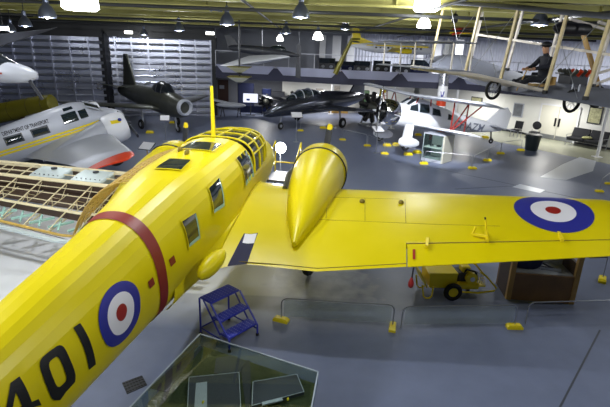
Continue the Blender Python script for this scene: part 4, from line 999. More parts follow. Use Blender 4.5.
m = MB().box((-.22, .0, -.24), (.22, .4, -.08)); m.box((-.22, -.04, -.2), (.22, .02, .1)); m.build('pilot_seat', wood_tan, pb, bevel=.015)
e = MB().box((-.2, -1.15, -.12), (.2, -.55, .14)); e.build('engine_block', dkgrey, pb, bevel=.03)
for k in range(4):
    for s in (-1, 1):
        MB().tube([(.1 * s, -.62 - .15 * k, .06), (.26 * s, -.62 - .15 * k, .26)], .055, 10).build('engine_cylinder', orange if (k == 1 and s < 0) or k == 3 else dkmetal, pb)
MB().bar((-2.2, -.3, .55), (3.2, -.3, 1.12), .06).build('cross_spar', bamboo, pb)
MB().lathe([(.13, -.55), (.14, -.4), (.14, .4), (.02, .6)], (0, -.45, 1.22), (0, 1, 0), 18).build('fuel_tank', black, pb)
m = MB(); m.rings([[Vector((r * .6, -1.5, .3 + r)) + Vector((.06 * math.cos(a), .02 * math.sin(a), -.04 * math.cos(a))) for a in [2 * PI * k / 8 for k in range(8)]] for r in (-.9, -.5, 0, .5, .9)]); m.build('propeller', wood_tan, pb)
m = MB()
for x in (-3, 3):
    for y in (.6, -.6): m.tube([pl(x, y, 1), pl(x, y, 1) + Vector((0, 0, 1.6))], .008, 4)
m.build('hanging_wire', steel, pb)
# seated pilot figure
def figure(name, label, joints, edges, radii, loc, rotz, skincol, headz, handpts=(), cat='person'):
    me = bpy.data.meshes.new(name); me.from_pydata(joints, edges, [])
    o = bpy.data.objects.new(name, me); COL.objects.link(o)
    sk = o.modifiers.new('skin', 'SKIN'); sv = me.skin_vertices[0].data
    for i, r in enumerate(radii): sv[i].radius = (r, r)
    sv[0].use_root = True
    ss = o.modifiers.new('sub', 'SUBSURF'); ss.levels = 2; ss.render_levels = 2
    dg = bpy.context.evaluated_depsgraph_get(); nm = bpy.data.meshes.new_from_object(o.evaluated_get(dg)); o.modifiers.clear(); o.data = nm
    nm.materials.clear(); nm.materials.append(cloth); nm.materials.append(skincol)
    for p in nm.polygons:
        c = p.center
        if c.z > headz or any((c - Vector(h)).length < .075 for h in handpts): p.material_index = 1
    nm.polygons.foreach_set('use_smooth', [True] * len(nm.polygons))
    o.location = loc; o.rotation_euler = (0, 0, rotz); return tag(o, label, cat)
J = [(0, 0, .16), (0, -.02, .38), (0, .0, .56), (0, .02, .68), (0, .05, .76), (0, .07, .86), (0, .08, .93),
     (.17, .0, .60), (.22, .16, .42), (.12, .40, .38), (.10, .50, .36), (-.17, .0, .60), (-.22, .16, .42), (-.12, .40, .38), (-.10, .50, .36),
     (.10, .02, .12), (.12, .42, .14), (.11, .72, -.06 + .12), (.11, .84, .08), (-.10, .02, .12), (-.12, .42, .14), (-.11, .72, .06), (-.11, .84, .08), (0, .155, .845)]
EJ = [(0, 1), (1, 2), (2, 3), (3, 4), (4, 5), (5, 6), (2, 7), (7, 8), (8, 9), (9, 10), (2, 11), (11, 12), (12, 13), (13, 14), (0, 15), (15, 16), (16, 17), (17, 18), (0, 19), (19, 20), (20, 21), (21, 22), (5, 23)]
RJ = [.14, .135, .15, .07, .062, .105, .08, .075, .06, .045, .04, .075, .06, .045, .04, .10, .085, .06, .05, .10, .085, .06, .05, .022]
pp = Matrix.Translation(pb.location) @ Matrix.Rotation(-hd, 4, 'Z') @ Vector((0, .18, -.1))
pil = figure('person', 'seated pilot figure in dark clothes and cap on the hanging biplane wing', J, EJ, RJ, pp, -hd, skin, .735, ((.10, .50, .36), (-.10, .50, .36)))
m = MB().ell((0, .065, .93), (.115, .125, .075), 18, 10); m.rings([sup((0, y, .91), w, .012, .012, 2, 16) for y, w in ((.12, .10), (.2, .08), (.235, .03))]); m.build('cap', black, pil)
m = MB()
for s in (1, -1): m.ell((.045 * s, .155, .87), (.016, .012, .012), 8, 6)
m.build('eyes', black, pil)
for s in (1, -1):                                  # fingers closed round the control yoke
    m = MB()
    for k in range(4): b = Vector((.10 * s + (k - 1.5) * .018, .51, .375)); m.tube([b, b + Vector((0, .05, .0)), b + Vector((0, .075, -.03)), b + Vector((0, .055, -.055))], [.011, .0105, .01, .008], 6)
    m.tube([(.10 * s - .04 * s, .49, .36), (.10 * s - .055 * s, .53, .34), (.10 * s - .04 * s, .555, .325)], [.012, .011, .008], 6); m.build('fingers', skin, pil)
MB().tube([(-.16, .73, .245), (.16, .73, .245)], .014, 8).tube([(0, .73, .245), (0, .95, -.25)], .014, 8).build('control_yoke', wood_tan, pb)

# ---------------- hanging white aircraft at the left edge
hw = thing('hanging_aircraft', 'white hanging aircraft nose with red stripe and dark wing at the left edge', 'aircraft', py(37, 73, 14), (0, 0, -rad(78)))
HWS = [(-6, .3, .12, .14, .14), (-3.5, .22, .34, .4, .36), (-1.9, .2, .46, .60, .36), (-1.3, .14, .46, .56, .38), (-.9, .06, .44, .40, .36), (-.5, .0, .38, .26, .3), (-.2, -.03, .28, .18, .24), (0, -.05, .1, .07, .1)]
MB().rings([sup((0, y, z), w, a, b, 2.2, 32) for y, z, w, a, b in HWS]).build('fuselage', greyp, hw, angle=50)
m = MB().rings([sup((0, y, z), w, a, .02, 2.2, 28) for y, z, w, a in ((-2.2, .42, .4, .40), (-1.7, .36, .452, .46), (-1.2, .28, .445, .42), (-.8, .18, .40, .24), (-.5, .16, .2, .11))]); m.build('cockpit_canopy', glassk, hw)
m = MB()
for y0, y1, z0, z1 in ((-3.2, -1.9, .16, .24), (-1.9, -1.2, .06, .14), (-1.2, -.75, .0, .05)):
    m.slab([(.475 if y0 < -1.3 else .455, y0, z0), (.475 if y1 < -1.3 else .45, y1, z0 - .03), (.475 if y1 < -1.3 else .45, y1, z1 - .03), (.475 if y0 < -1.3 else .455, y0, z1)], .03)
m.build('red_stripe', redband, hw)
bpy.context.view_layer.update(); IH = hw.matrix_world.inverted()
MB().slab([IH @ p for p in (py(-40, 39, 12), py(50, 29, 17), py(57, 27.5, 17.6), py(44, 32, 17.4), py(-40, 60, 11.6))], .12).build('wing', dkgrey, hw, bevel=.03)
m = MB().bar((0, -1.7, .6), (0, -1.8, .9), .3, .12); m.build('wing_pylon', dkgrey, hw)
MB().bar((.18, -.05 - .12, -.2), (.22, .12, -.72), .05, .08).build('nose_leg', dkgrey, hw)
m = MB()
for x, y in ((-2, -1.8), (2, -1.8), (0, -4)): m.tube([(x, y, .9 if x else .6), (x, y, 2.3)], .008, 4)
m.build('hanging_wire', steel, hw)
# ---------------- olive fuselage behind
ol = thing('fuselage_section', 'olive green round fuselage section with hoop bands behind the silver twin', 'fuselage section', (-12.9, 24.3, 0), (0, 0, rad(-4)))
m = MB().lathe([(.36, .0), (.44, -.08), (.47, -.6), (.49, -3), (.5, -6)], (0, 0, 1.88), (1, 0, .22), 32); m.build('shell', olive, ol)
d = Vector((1, 0, .22)).normalized(); m = MB()
for k in (.45, 1.25, 2.3, 3.6): m.torus(Vector((0, 0, 1.88)) - d * k, .475 + .004 * k, .012, d, 32, 6)
m.build('hoop_band', mat('olive_dark_band', (62, 58, 16), .5), ol)
m = MB(); m.box((-1.6, -.4, 0), (-1.4, .4, 1.15)); m.box((-4.2, -.4, 0), (-4.0, .4, .6)); m.build('cradle', wood_dk, ol, smooth=False)
# ---------------- dark jet model hanging above the screens
hj = thing('hanging_jet', 'dark hanging jet with pale swept wings above the lit screen', 'aircraft', py(262, 58, 28), (0, 0, rad(-14)))
m = MB().rings([[Vector((x, a.x, a.z)) for a in sup((0, 0, z), w, h, h, 2.1, 24)] for x, z, w, h in ((-2.0, .5, .1, .08), (-1.7, .48, .22, .18), (-.6, .42, .28, .24), (.8, .34, .26, .24), (1.6, .26, .18, .16), (2.2, .2, .06, .06))]); m.build('fuselage', dkgrey, hj)
MB().ell((.9, 0, .5), (.5, .2, .2), 16, 8).build('cockpit_canopy', glassd, hj)
def xfoil(a, b, t):
    return foil(a, b, t, 10, .0)
for s in (1, -1):
    MB().rings([xfoil((1.7, .2 * s, .12), (-.7, .2 * s, .1), .08), xfoil((-1.0, 2.2 * s, -.42), (-1.6, 2.2 * s, -.42), .08)]).build('wing', whitep, hj)
    MB().rings([xfoil((-1.3, .1 * s, .3), (-1.9, .1 * s, .3), .08), xfoil((-1.9, .9 * s, .25), (-2.25, .9 * s, .25), .08)]).build('tailplane', greyp, hj)
MB().slab([(-1.2, 0, .5), (-1.9, 0, 1.15), (-2.25, 0, 1.15), (-2.0, 0, .4)], .06).build('fin', dkgrey, hj)
MB().tube([(0, 0, .5), (0, 0, 2.2)], .01, 5).build('hanging_wire', steel, hj)
# ---------------- yellow and white airliner model above the balcony
al = thing('airliner_model', 'yellow and white airliner model with upright tail above the balcony', 'aircraft', py(352, 47, 33), (0, 0, rad(-4)))
def xs(x, z, w, h, n=2.0): return [Vector((x, a.x, a.z)) for a in sup((0, 0, z), w, h, h, n, 24)]
MB().rings([xs(x, z, w, h) for x, z, w, h in ((-.1, .12, .04, .05), (.6, .06, .2, .2), (1.4, .02, .32, .32), (4.4, .0, .34, .34), (5.0, -.04, .26, .26), (5.4, -.1, .06, .06))]).build('fuselage', whitep, al)
m = MB(); m.slab([(.9, -.27, .12), (4.9, -.345, .10), (4.9, -.345, .2), (1.0, -.24, .2)], .03); st_ = m.build('yellow_stripe', yellow2, al)
for k in range(12): MB().box((1.5 + .26 * k, -.36, -.02), (1.62 + .26 * k, -.345, .08)).build('cabin_window', glassd, al, smooth=False)
MB().slab([(.7, 0, .2), (.35, 0, 1.25), (.0, 0, 1.25), (-.15, 0, .1)], .1).build('fin', yellow2, al, bevel=.02)
MB().slab([(1.5, 0, .3), (.55, 0, .62), (.7, 0, .2)], .07).build('dorsal_fin', yellow2, al)
for s in (1, -1):
    MB().rings([xfoil((3.4, .3 * s, -.2), (2.3, .3 * s, -.2), .1), xfoil((2.9, 3.0 * s, .05), (2.4, 3.0 * s, .05), .1)]).build('wing', yellow2, al)
    MB().rings([xfoil((.5, .1 * s, .3), (-.1, .1 * s, .3), .1), xfoil((.3, 1.3 * s, .36), (-.05, 1.3 * s, .36), .1)]).build('tailplane', dkgrey, al)
    MB().lathe([(.04, -.5), (.14, -.2), (.16, .3), (.13, .55)], (3.2, 1.2 * s, -.14), (1, 0, 0), 16).build('engine_nacelle', yellow2, al)
MB().tube([(1.2, 0, .3), (1.2, 0, 1.9)], .008, 4).tube([(4, 0, .3), (4, 0, 1.9)], .008, 4).build('hanging_wire', steel, al)
# ---------------- small red and yellow aircraft
ra = thing('small_aircraft_model', 'small red and yellow aircraft model hanging beyond the wooden struts', 'aircraft', py(462, 31, 24), (0, rad(-18), rad(20)))
MB().rings([xs(x, 0, w, w) for x, w in ((-.55, .03), (-.2, .09), (.2, .12), (.5, .07))]).build('fuselage', orange, ra)
MB().box((-.06, -.75, .08), (.2, .75, .11)).build('upper_wing', orange, ra); MB().box((-.06, -.7, -.12), (.18, .7, -.09)).build('lower_wing', yellow2, ra); MB().slab([(-.4, 0, .05), (-.6, 0, .28), (-.68, 0, .05)], .02).build('fin', yellow2, ra)
MB().tube([(0, 0, .1), (0, 0, 1.2)], .006, 4).build('hanging_wire', steel, ra)
# ================================================================== THINGS IN THE HALL
def frame_from(a, b):      # origin a, x axis towards b on the floor
    d = Vector(b) - Vector(a); return math.atan2(d.y, d.x)
# ---- blue three step ladder: treads descend towards the camera's right
q_bl = Vector((-1.80, 7.42, 0)); q_fl = Vector((-1.26, 6.98, 0)); q_fr = Vector((-.80, 7.46, 0)); q_br = q_bl + (q_fr - q_fl)
ld = thing('step_ladder', 'blue three-step ladder with perforated treads beside the yellow fuselage', 'step ladder', (q_bl + q_fl + q_fr + q_br) / 4, (0, 0, math.atan2(-.44, .54)))
# local x runs from the back (high) to the front (low) step, y to the far side
LW = .33; LX = .37
def perf_tread(nm, x0, x1, z):
    m = MB().box((x0, -LW, z - .035), (x1, LW, z)); t = m.build(nm, blue_st, ld, bevel=.008)
    m = MB()
    for i in range(5):
        for j in range(9): m.lathe([(.011, .001), (.011, .003)], (x0 + (x1 - x0) * (i + .8) / 5.6, -LW + 2 * LW * (j + .5) / 9, z), (0, 0, 1), 8)
    h = m.build('tread_holes', mat('tread_hole_pale', (120, 128, 190), .5) if 'tread_hole_pale' not in MATS else MATS['tread_hole_pale'], t); h['kind'] = 'stuff'
perf_tread('platform', -LX, -.06, .76); perf_tread('tread', -.04, .19, .50); perf_tread('tread', .16, .40, .26)
for s in (-1, 1):
    y = s * (LW + .005)
    MB().tube([(-LX, y, .0), (-LX, y, .74)], .018, 8).build('leg', blue_st, ld)
    MB().tube([(-.06, y, .74), (.40, y, .22), (.40, y, 0)], .018, 8).build('leg', blue_st, ld)
    MB().tube([(-.26, y, .74), (.17, y, .22)], .016, 8).build('stringer', blue_st, ld)
    MB().tube([(-LX, y, .14), (.40, y, .14)], .014, 8).build('side_rail', blue_st, ld)
    for x in (-LX, .40): MB().lathe([(.03, 0), (.03, .035), (.02, .045)], (x, y, 0), (0, 0, 1), 12).build('rubber_foot', rubber, ld)
MB().tube([(-LX, -LW, .14), (-LX, LW, .14)], .014, 8).build('back_rail', blue_st, ld)

# ---- glass topped display case with a model airfield
K = pz(200, 334, 1.1); Rr = pz(318, 372, 1.1)
e1 = (Rr - K).normalized(); Lc = (Rr - K).length; e2 = Vector((-.30, -.954, 0)); e2.normalize()
cs = thing('display_case', 'glass-topped display case with a model airfield at the bottom of the picture', 'display case', (0, 0, 0))
B1 = K + e2 * 2.6; B2 = Rr + e2 * 2.6 + Vector((.45, 0, 0)); Z = Vector((0, 0, 1))
quad = [K, B1, B2, Rr]
def poly_at(z, grow=0.0):
    c = sum(quad, Vector()) / 4; return [Vector((c.x + (p.x - c.x) * (1 + grow), c.y + (p.y - c.y) * (1 + grow), z)) for p in quad]
MB().rings([poly_at(0, -.05), poly_at(.86, -.02), poly_at(.88, .0), poly_at(.90, .0)]).build('plinth', plinth, cs, smooth=False)
MB().rings([poly_at(.90, -.012), poly_at(.925, -.012)]).build('model_ground', grass, cs, smooth=False)
m = MB(); g0, g1 = poly_at(.91), poly_at(1.1)
for k in range(4): m.slab([g0[k], g0[(k + 1) % 4], g1[(k + 1) % 4], g1[k]], .008)
m.build('glass_side', glassh, cs, smooth=False)
m = MB(); m.slab(g1, .01); m.build('glass_top', casetop, cs, smooth=False)
m = MB()
for k in range(4): m.bar(g1[k], g1[(k + 1) % 4], .016, .016); m.bar(g0[k], g1[k], .012)
m.build('glass_edge', mat('glass_edge_grey', (150, 160, 170), .2), cs, smooth=False)
def mz(x, y, z): return pz(x, y, z)
def model_block(nm, px, z0, z1, mm, trim=True):
    q = [mz(x, y, z1) for x, y in px]; m = MB(); n = len(q)
    lo = [Vector((p.x, p.y, z0)) for p in q]; m.rings([lo, q]); o = m.build(nm, mm, cs, smooth=False)
    if trim:
        m = MB()
        for k in range(n): m.bar(q[k] + Z * .004, q[(k + 1) % n] + Z * .004, .008)
        m.build('roof_trim', greyp, o, smooth=False)
model_block('model_hangar', [(189, 377.5), (239, 372.5), (241, 412), (187, 420)], .925, .975, slate)
model_block('model_hangar', [(253, 382), (297, 374.5), (304, 392), (252, 406)], .925, .97, slate)
model_block('model_building', [(216, 358), (232, 355), (245, 361), (240, 372), (214, 373)], .925, .945, slate, False)
model_block('model_annex', [(196, 383), (207, 381.5), (207, 410), (194, 412)], .975, .985, greyp, False)
model_block('model_annex', [(262, 402), (282, 397), (283, 400), (262, 405)], .97, .985, greyp, False)
m = MB()
for px in ([(150, 388), (196, 346), (204, 346), (166, 392)], [(240, 362), (250, 360), (252, 410), (246, 410)]):
    m.slab([mz(x, y, .929) for x, y in px], .006)
m.build('model_road', asph, cs, smooth=False)
for x, y in ((203, 402), (288, 399)): MB().ell(mz(x, y, .99), (.015, .03, .01), 8, 6).build('model_aeroplane', yellow2, cs)
# floor grating beside it
g = [pz(x, y, .006) for x, y in ((122, 383), (142, 375.5), (147, 385), (127, 394))]
gr = thing('floor_grating', 'black perforated grating on the floor between case and fuselage', 'grating', (0, 0, 0))
MB().slab(g, .012).build('frame', dkgrey, gr, smooth=False); m = MB()
for i in range(7):
    for j in range(4):
        p = g[0].lerp(g[1], (i + .5) / 7).lerp(g[3].lerp(g[2], (i + .5) / 7), (j + .5) / 4); m.ell(p + Z * .008, (.02, .02, .004), 8, 4)
o = m.build('openings', black, gr); o['kind'] = 'stuff'

# ---- foreground hoop barriers with clear panels
def foot(m, p, ang, L=.30, w=.13, h=.085):
    c, s = math.cos(ang), math.sin(ang); X = Vector((c, s, 0)); Y = Vector((-s, c, 0)); p = Vector((p[0], p[1], 0))
    def q(a, b, z): return p + X * a + Y * b + Z * z
    m.rings([[q(-L / 2 * k, -w / 2 * k2, z), q(L / 2 * k, -w / 2 * k2, z), q(L / 2 * k, w / 2 * k2, z), q(-L / 2 * k, w / 2 * k2, z)] for k, k2, z in ((1, 1, 0), (1, 1, h * .55), (.72, .8, h))])
def barrier(a, b, h, label, panel=True, footang=(None, None), r=.011, group='tube barriers with yellow feet', feet=(1, 1), fs=1.0):
    a = Vector((a[0], a[1], 0)); b = Vector((b[0], b[1], 0)); gp = (b - a).normalized() * .04; a = a + gp; b = b - gp; ang = math.atan2((b - a).y, (b - a).x); L = (b - a).length
    t = thing('tube_barrier', label, 'barrier', a, (0, 0, ang), group)
    rc = min(.12, h * .25); pts = [(0, 0, .05), (0, 0, h - rc)] + [(rc - rc * math.cos(k * PI / 10), 0, h - rc + rc * math.sin(k * PI / 10)) for k in range(1, 6)] + [(L - rc + rc * math.sin(k * PI / 10), 0, h - rc + rc * math.cos(k * PI / 10)) for k in range(0, 6)] + [(L, 0, h - rc), (L, 0, .05)]
    MB().tube(pts, r, 8).build('hoop', steel, t)
    if panel: MB().slab([(rc * .4, 0, .12), (L - rc * .4, 0, .12), (L - rc * .4, 0, h - .03), (rc * .4, 0, h - .03)], .006).build('clear_panel', acryl, t, smooth=False)
    for x, fa, on in ((0, footang[0], feet[0]), (L, footang[1], feet[1])):
        if on:
            m = MB(); foot(m, (x, 0), (fa if fa is not None else ang) - ang, .30 * fs, .13 * fs, .085 * fs); m.build('foot_block', yellow2, t, smooth=False)
    return t
f1, f2, f3 = pz(279, 321), pz(396, 330), pz(516, 328); f4 = pz(523, 326); f5 = f4 + (f3 - f2) * .95 + Vector((0, .05, 0))
barrier(f1, f2 - Vector((.02, -.05, 0)), .50, 'low tube barrier with clear panel nearest the blue step ladder', True, (-.35, 1.35))
barrier(f2 + Vector((.05, .0, 0)), f3, .50, 'low tube barrier with clear panel in front of the yellow cart', True, (0, 0), feet=(0, 1))
barrier(f4, f5, .52, 'low tube barrier in front of the wooden desk at the right', False, (0, .1), feet=(0, 1))
t = thing('rope_stanchion', 'yellow-footed stanchion with black rope beside the wooden desk', 'stanchion', pz(602, 281), (0, 0, .5))
m = MB(); foot(m, (0, 0), .5, .32, .16, .1); m.build('foot_block', yellow2, t, smooth=False); MB().tube([(0, 0, .05), (.03, .02, .62)], .012, 6).build('post', steel, t)
MB().tube([(.03, .02, .6), (-.15, .3, .5), (-.35, .7, .55), (-.5, 1.2, .66)], .012, 6).build('rope', black, t)

# ---- yellow ground power cart
gc = thing('ground_cart', 'yellow two-wheeled ground power cart with engine under the wing', 'cart', pz(445.5, 291.5), (0, 0, rad(4))); gc.scale = (.84, .84, .84)
MB().rings([[(x * k, y * k, z) for x, y in ((-.62, -.35), (.12, -.35), (.12, .35), (-.62, .35))] for k, z in ((.92, .28), (.96, .62), (1, .68), (.98, .70))]).build('box_body', yellow2, gc, smooth=False)
MB().slab([(-.64, -.36, .3), (-.86, -.36, .74), (-.86, .36, .74), (-.64, .36, .3)], .03).build('end_flap', yellow2, gc, smooth=False)
for s in (-1, 1): wheel(gc, (0, .46 * s, .24), .24, .13, (0, 1, 0), rubber, yellow2)
MB().tube([(0, -.46, .24), (0, .46, .24)], .03, 8).build('axle', dkgrey, gc)
for y in (-.30, .26):
    MB().tube([(-.5, y - .1, .36), (-.52, y - .14, .12), (-.58, y - .15, .06), (-.68, y - .15, .06), (-.74, y - .14, .12), (-.78, y - .1, .4)], .022, 8).build('stand_loop', yellow2, gc)
MB().box((.15, -.3, .30), (.9, .3, .34)).build('engine_tray', yellow2, gc, smooth=False)
MB().lathe([(.02, -.3), (.1, -.29), (.1, .22), (.02, .23)], (.5, -.22, .3), (1, 0, .0), 18).build('fuel_tank', yellow2, gc)
m = MB().box((.2, -.18, .36), (.6, .2, .62)); e_ = m.build('engine_block', dkgrey, gc, bevel=.03)
MB().lathe([(.02, -.08), (.15, -.06), (.15, .05), (.06, .08)], (.52, -.24, .52), (0, 1, 0), 20).build('flywheel_cover', yellow2, gc); MB().lathe([(.06, -.1), (.06, -.08)], (.52, -.24, .52), (0, 1, 0), 12).build('starter_hub', white, gc)
MB().tube([(.35, -.1, .6), (.4, -.2, .74), (.6, -.26, .70), (.68, -.26, .48)], .03, 8).build('hose', black, gc)
m = MB()
for k in range(5): m.tube([(.62 + .04 * k, -.22 - .01 * k, .70), (.68 + .05 * k, -.3, .42 - .02 * k)], .014, 6)
m.build('chrome_pipes', chrome, gc)
MB().box((.30, -.16, .62), (.52, .12, .78)).build('air_cleaner', yellow2, gc, bevel=.03)
MB().tube([(.1, -.36, .2), (.7, -.36, .16), (1.12, -.36, .22), (1.16, -.36, .3), (.86, -.33, .62), (.7, -.3, .72)], .024, 8).build('frame_tube', yellow2, gc)
MB().tube([(.1, .36, .2), (.7, .36, .16), (1.12, .36, .22), (1.16, .36, .3), (.86, .33, .62), (.7, .3, .72)], .024, 8).build('frame_tube', yellow2, gc)
MB().box((.55, -.06, .0), (.62, .06, .16)).build('prop_leg', dkgrey, gc, smooth=False)
u, f = winv(414, 262); wp = A2W @ (wtop(u, wte(u)[0] + .02, -.03)); lo = py(411, 283, wp.y)
t = thing('hanging_weight', 'red bulb on a dark cord below the wing beside the yellow cart', 'weight', wp); dlt = lo - wp
MB().tube([(0, 0, 0), tuple(dlt * .55), tuple(dlt)], .014, 6).build('cord', black, t); MB().lathe([(.012, .14), (.03, .1), (.05, .03), (.045, -.03), (.02, -.06)], dlt - Vector((0, 0, .03)), (0, 0, 1), 14).build('bulb', rred, t)

# ---- wooden desk booth below the wing tip
A_, B_ = pz(507, 299), pz(571, 304); d = (B_ - A_); W_ = d.length
bo = thing('wooden_booth', 'brown wooden booth with silver counter under the wing roundel', 'booth', A_, (0, 0, math.atan2(d.y, d.x)))
MB().box((.05, .0, .0), (W_ - .05, .04, .62)).build('front_panel', wood_br, bo, smooth=False)
MB().box((.05, .04, .60), (W_ - .05, .62, .63)).build('counter', mat('silver_counter', (190, 194, 204), .25, metal=.5, var=.1), bo, smooth=False)
for x in (-.03, W_ - .05): MB().box((x, -.02, 0), (x + .1, .07, 1.15)).build('corner_post', wood_tan, bo, smooth=False)
for x in (-.03, W_ - .03): MB().box((x, .07, .0), (x + .06, .70, .9)).build('side_panel', wood_dk, bo, smooth=False)
for x in (-.03, W_ - .05): MB().box((x, .66, 0), (x + .1, .75, 1.15)).build('corner_post', wood_br, bo, smooth=False)
MB().box((.06, .62, .62), (W_ - .06, .66, 1.05)).build('back_panel', greyp, bo, smooth=False)
sb = thing('seat_cushion', 'dark blue padded cushion standing on the booth counter', 'cushion', A_ + Vector((math.cos(math.atan2(d.y, d.x)) * .42, math.sin(math.atan2(d.y, d.x)) * .42 + .34, .632)), (0, 0, math.atan2(d.y, d.x)))
MB().rings([sup((0, y, .2), w, .2, .2, 3, 24) for y, w in ((-.1, .28), (-.05, .32), (.07, .32), (.12, .28))]).build('pad', navy_fab, sb)
tl = thing('metal_bracket', 'pale metal bracket lying on the booth counter', 'bracket', A_ + d * .62 + Vector((0, .3, .632)), (0, 0, -.3))
MB().box((-.3, -.03, 0), (.3, .03, .05)).build('arm', silver, tl); MB().tube([(-.25, 0, .03), (-.1, .1, .1), (.15, .02, .04)], .02, 6).build('lever', dkgrey, tl)

# ---- work platform and work lamp ahead of the wing
wpz = 1.28; c0 = py(280, 178, 13.6)
wp_ = thing('work_platform', 'grey work platform with yellow guard rails ahead of the wing', 'platform', (c0.x + .12, 13.9, 0), (0, 0, rad(-8)))
MB().box((-.42, -.55, wpz - .05), (.42, .55, wpz)).build('deck', mat('platform_grey', (96, 98, 106), .5, var=.2), wp_, smooth=False)
for x in (-.4, .4):
    for y in (-.5, .5): MB().tube([(x, y, 0), (x, y, wpz)], .025, 8).build('leg', dkgrey, wp_)
MB().tube([(-.4, -.5, wpz), (-.4, -.5, wpz + .62), (-.4, .5, wpz + .95), (-.4, .5, wpz)], .022, 8).build('guard_rail', yellow2, wp_)
MB().tube([(.4, -.5, wpz), (.4, -.5, wpz + .55), (.4, .5, wpz + .95), (.4, .5, wpz)], .022, 8).build('guard_rail', yellow2, wp_)
MB().tube([(-.4, .5, wpz + .3), (.4, .5, wpz + .3)], .02, 8).build('cross_rail', yellow2, wp_)
MB().tube([(-.4, .5, wpz + .3), (-.4, -.5, wpz + .2)], .018, 8).build('mid_rail', yellow2, wp_)
lp = py(280.5, 148, 15.2)
wl = thing('work_lamp', 'blazing white work lamp on a stand beyond the yellow guard rails', 'work lamp', (lp.x, lp.y, 0))
MB().tube([(0, 0, .3), (0, 0, lp.z)], .02, 8).build('pole', steel, wl)
for k in range(3): a = k * 2.1 + .4; MB().tube([(0, 0, .55), (.5 * math.cos(a), .5 * math.sin(a), .0 + .015)], .015, 6).build('leg', steel, wl)
MB().lathe([(.06, .16), (.17, .06), (.19, 0), (.17, .0), (.05, .12)], (0, .06, lp.z), (0, 1, 0), 22, cap=False).build('reflector', dkgrey, wl)
MB().ell((0, .02, lp.z), (.17, .07, .17), 20, 12).build('bulb', work, wl)
l = bpy.data.lights.new('work_light', 'POINT'); l.energy = 140; l.shadow_soft_size = .2; o = bpy.data.objects.new('work_light', l); COL.objects.link(o); o.parent = wl; o.location = (0, -.22, lp.z)

# ---- hoop barriers round the parked aircraft
chain = [(300, 131), (342, 140), (367, 146), (384, 154), (423, 164), (472, 169), (487, 161), (500, 154), (521, 150.5)]
names = ['far barrier hoop in front of the dark jet wheel', 'barrier hoop between the dark jet and the round cowl', 'barrier hoop before the information stand', 'barrier hoop in front of the white wheel spats',
         'barrier hoop in front of the glass cabinet', 'barrier hoop nearest the big yellow wing beside the white biplane', 'barrier hoop below the white biplane tail', 'barrier hoop beside the black bin']
for i, (a, b) in enumerate(zip(chain[:-1], chain[1:])):
    barrier(pz(*a), pz(*b), .62, names[i], False, (0.1, 0.1), r=.014, group='hoop barriers round the white biplane', feet=(1, 1 if i == 7 else 0), fs=1.25)
barrier(pz(599, 192), pz(609, 184), .55, 'barrier hoop at the right edge beyond the wing tip', False, (0, 0), r=.014, group='hoop barriers round the white biplane')
def block(px, lab):
    t = MB(); foot(t, (0, 0), .1, .42, .2, .14); o = t.build('wheel_chock', yellow2, smooth=False); o.location = pz(*px); tag(o, lab, 'chock', 'yellow wheel chocks')
for px, lab in (((323, 128.5), 'yellow chock left of the dark jet wheel'), ((330, 127), 'yellow chock right of the dark jet wheel'), ((387, 146), 'yellow chock left of the far white spat'), ((396, 145), 'yellow chock right of the far white spat'),
                ((408, 155), 'yellow chock left of the near white spat'), ((417, 153), 'yellow chock right of the near white spat'), ((386, 132.5), 'yellow chock behind the polished cowl'), ((418, 135.5), 'yellow chock behind the near white spat leg'),
                ((485, 138), 'yellow chock under the white biplane tail'), ((150, 133), 'yellow chock at the jet fighter main wheel'), ((173, 123), 'yellow chock behind the jet fighter nose leg')): block(px, lab)
# ---- information stands
def sign(px, head, lab, w=.5, h=.36, post=steel, facing=0.2):
    p = pz(*px); d_ = p.y; top = py(head[0], head[1], p.y).z
    t = thing('information_stand', lab, 'information stand', p, (0, 0, facing))
    MB().tube([(0, 0, 0), (0, 0, top - .02)], .022, 8).build('post', post, t); MB().lathe([(.16, 0), (.16, .015), (.03, .03)], (0, 0, 0), (0, 0, 1), 16).build('base', post, t)
    b = MB().slab([(-w / 2, -h * .4, top - .12), (w / 2, -h * .4, top - .12), (w / 2, h * .4, top + .12), (-w / 2, h * .4, top + .12)], .03).build('board', dkgrey, t, smooth=False)
    MB().slab([(-w / 2 + .02, -h * .39, top - .1), (w / 2 - .02, -h * .39, top - .1), (w / 2 - .02, h * .38, top + .125), (-w / 2 + .02, h * .38, top + .125)], .012).build('sheet', paper, t, smooth=False)
sign((296, 142), (296, 115), 'slim information stand in front of the dark jet nose', .62, .5)
sign((376, 153), (373, 129), 'slim information stand left of the white spats', .6, .5, facing=.5)
sign((166, 141), (165, 118), 'information stand in front of the jet fighter', .5, .4)
sign((148, 164), (146, 146), 'tan tilted information board behind the yellow nacelle', .62, .5, wood_tan, -.3)
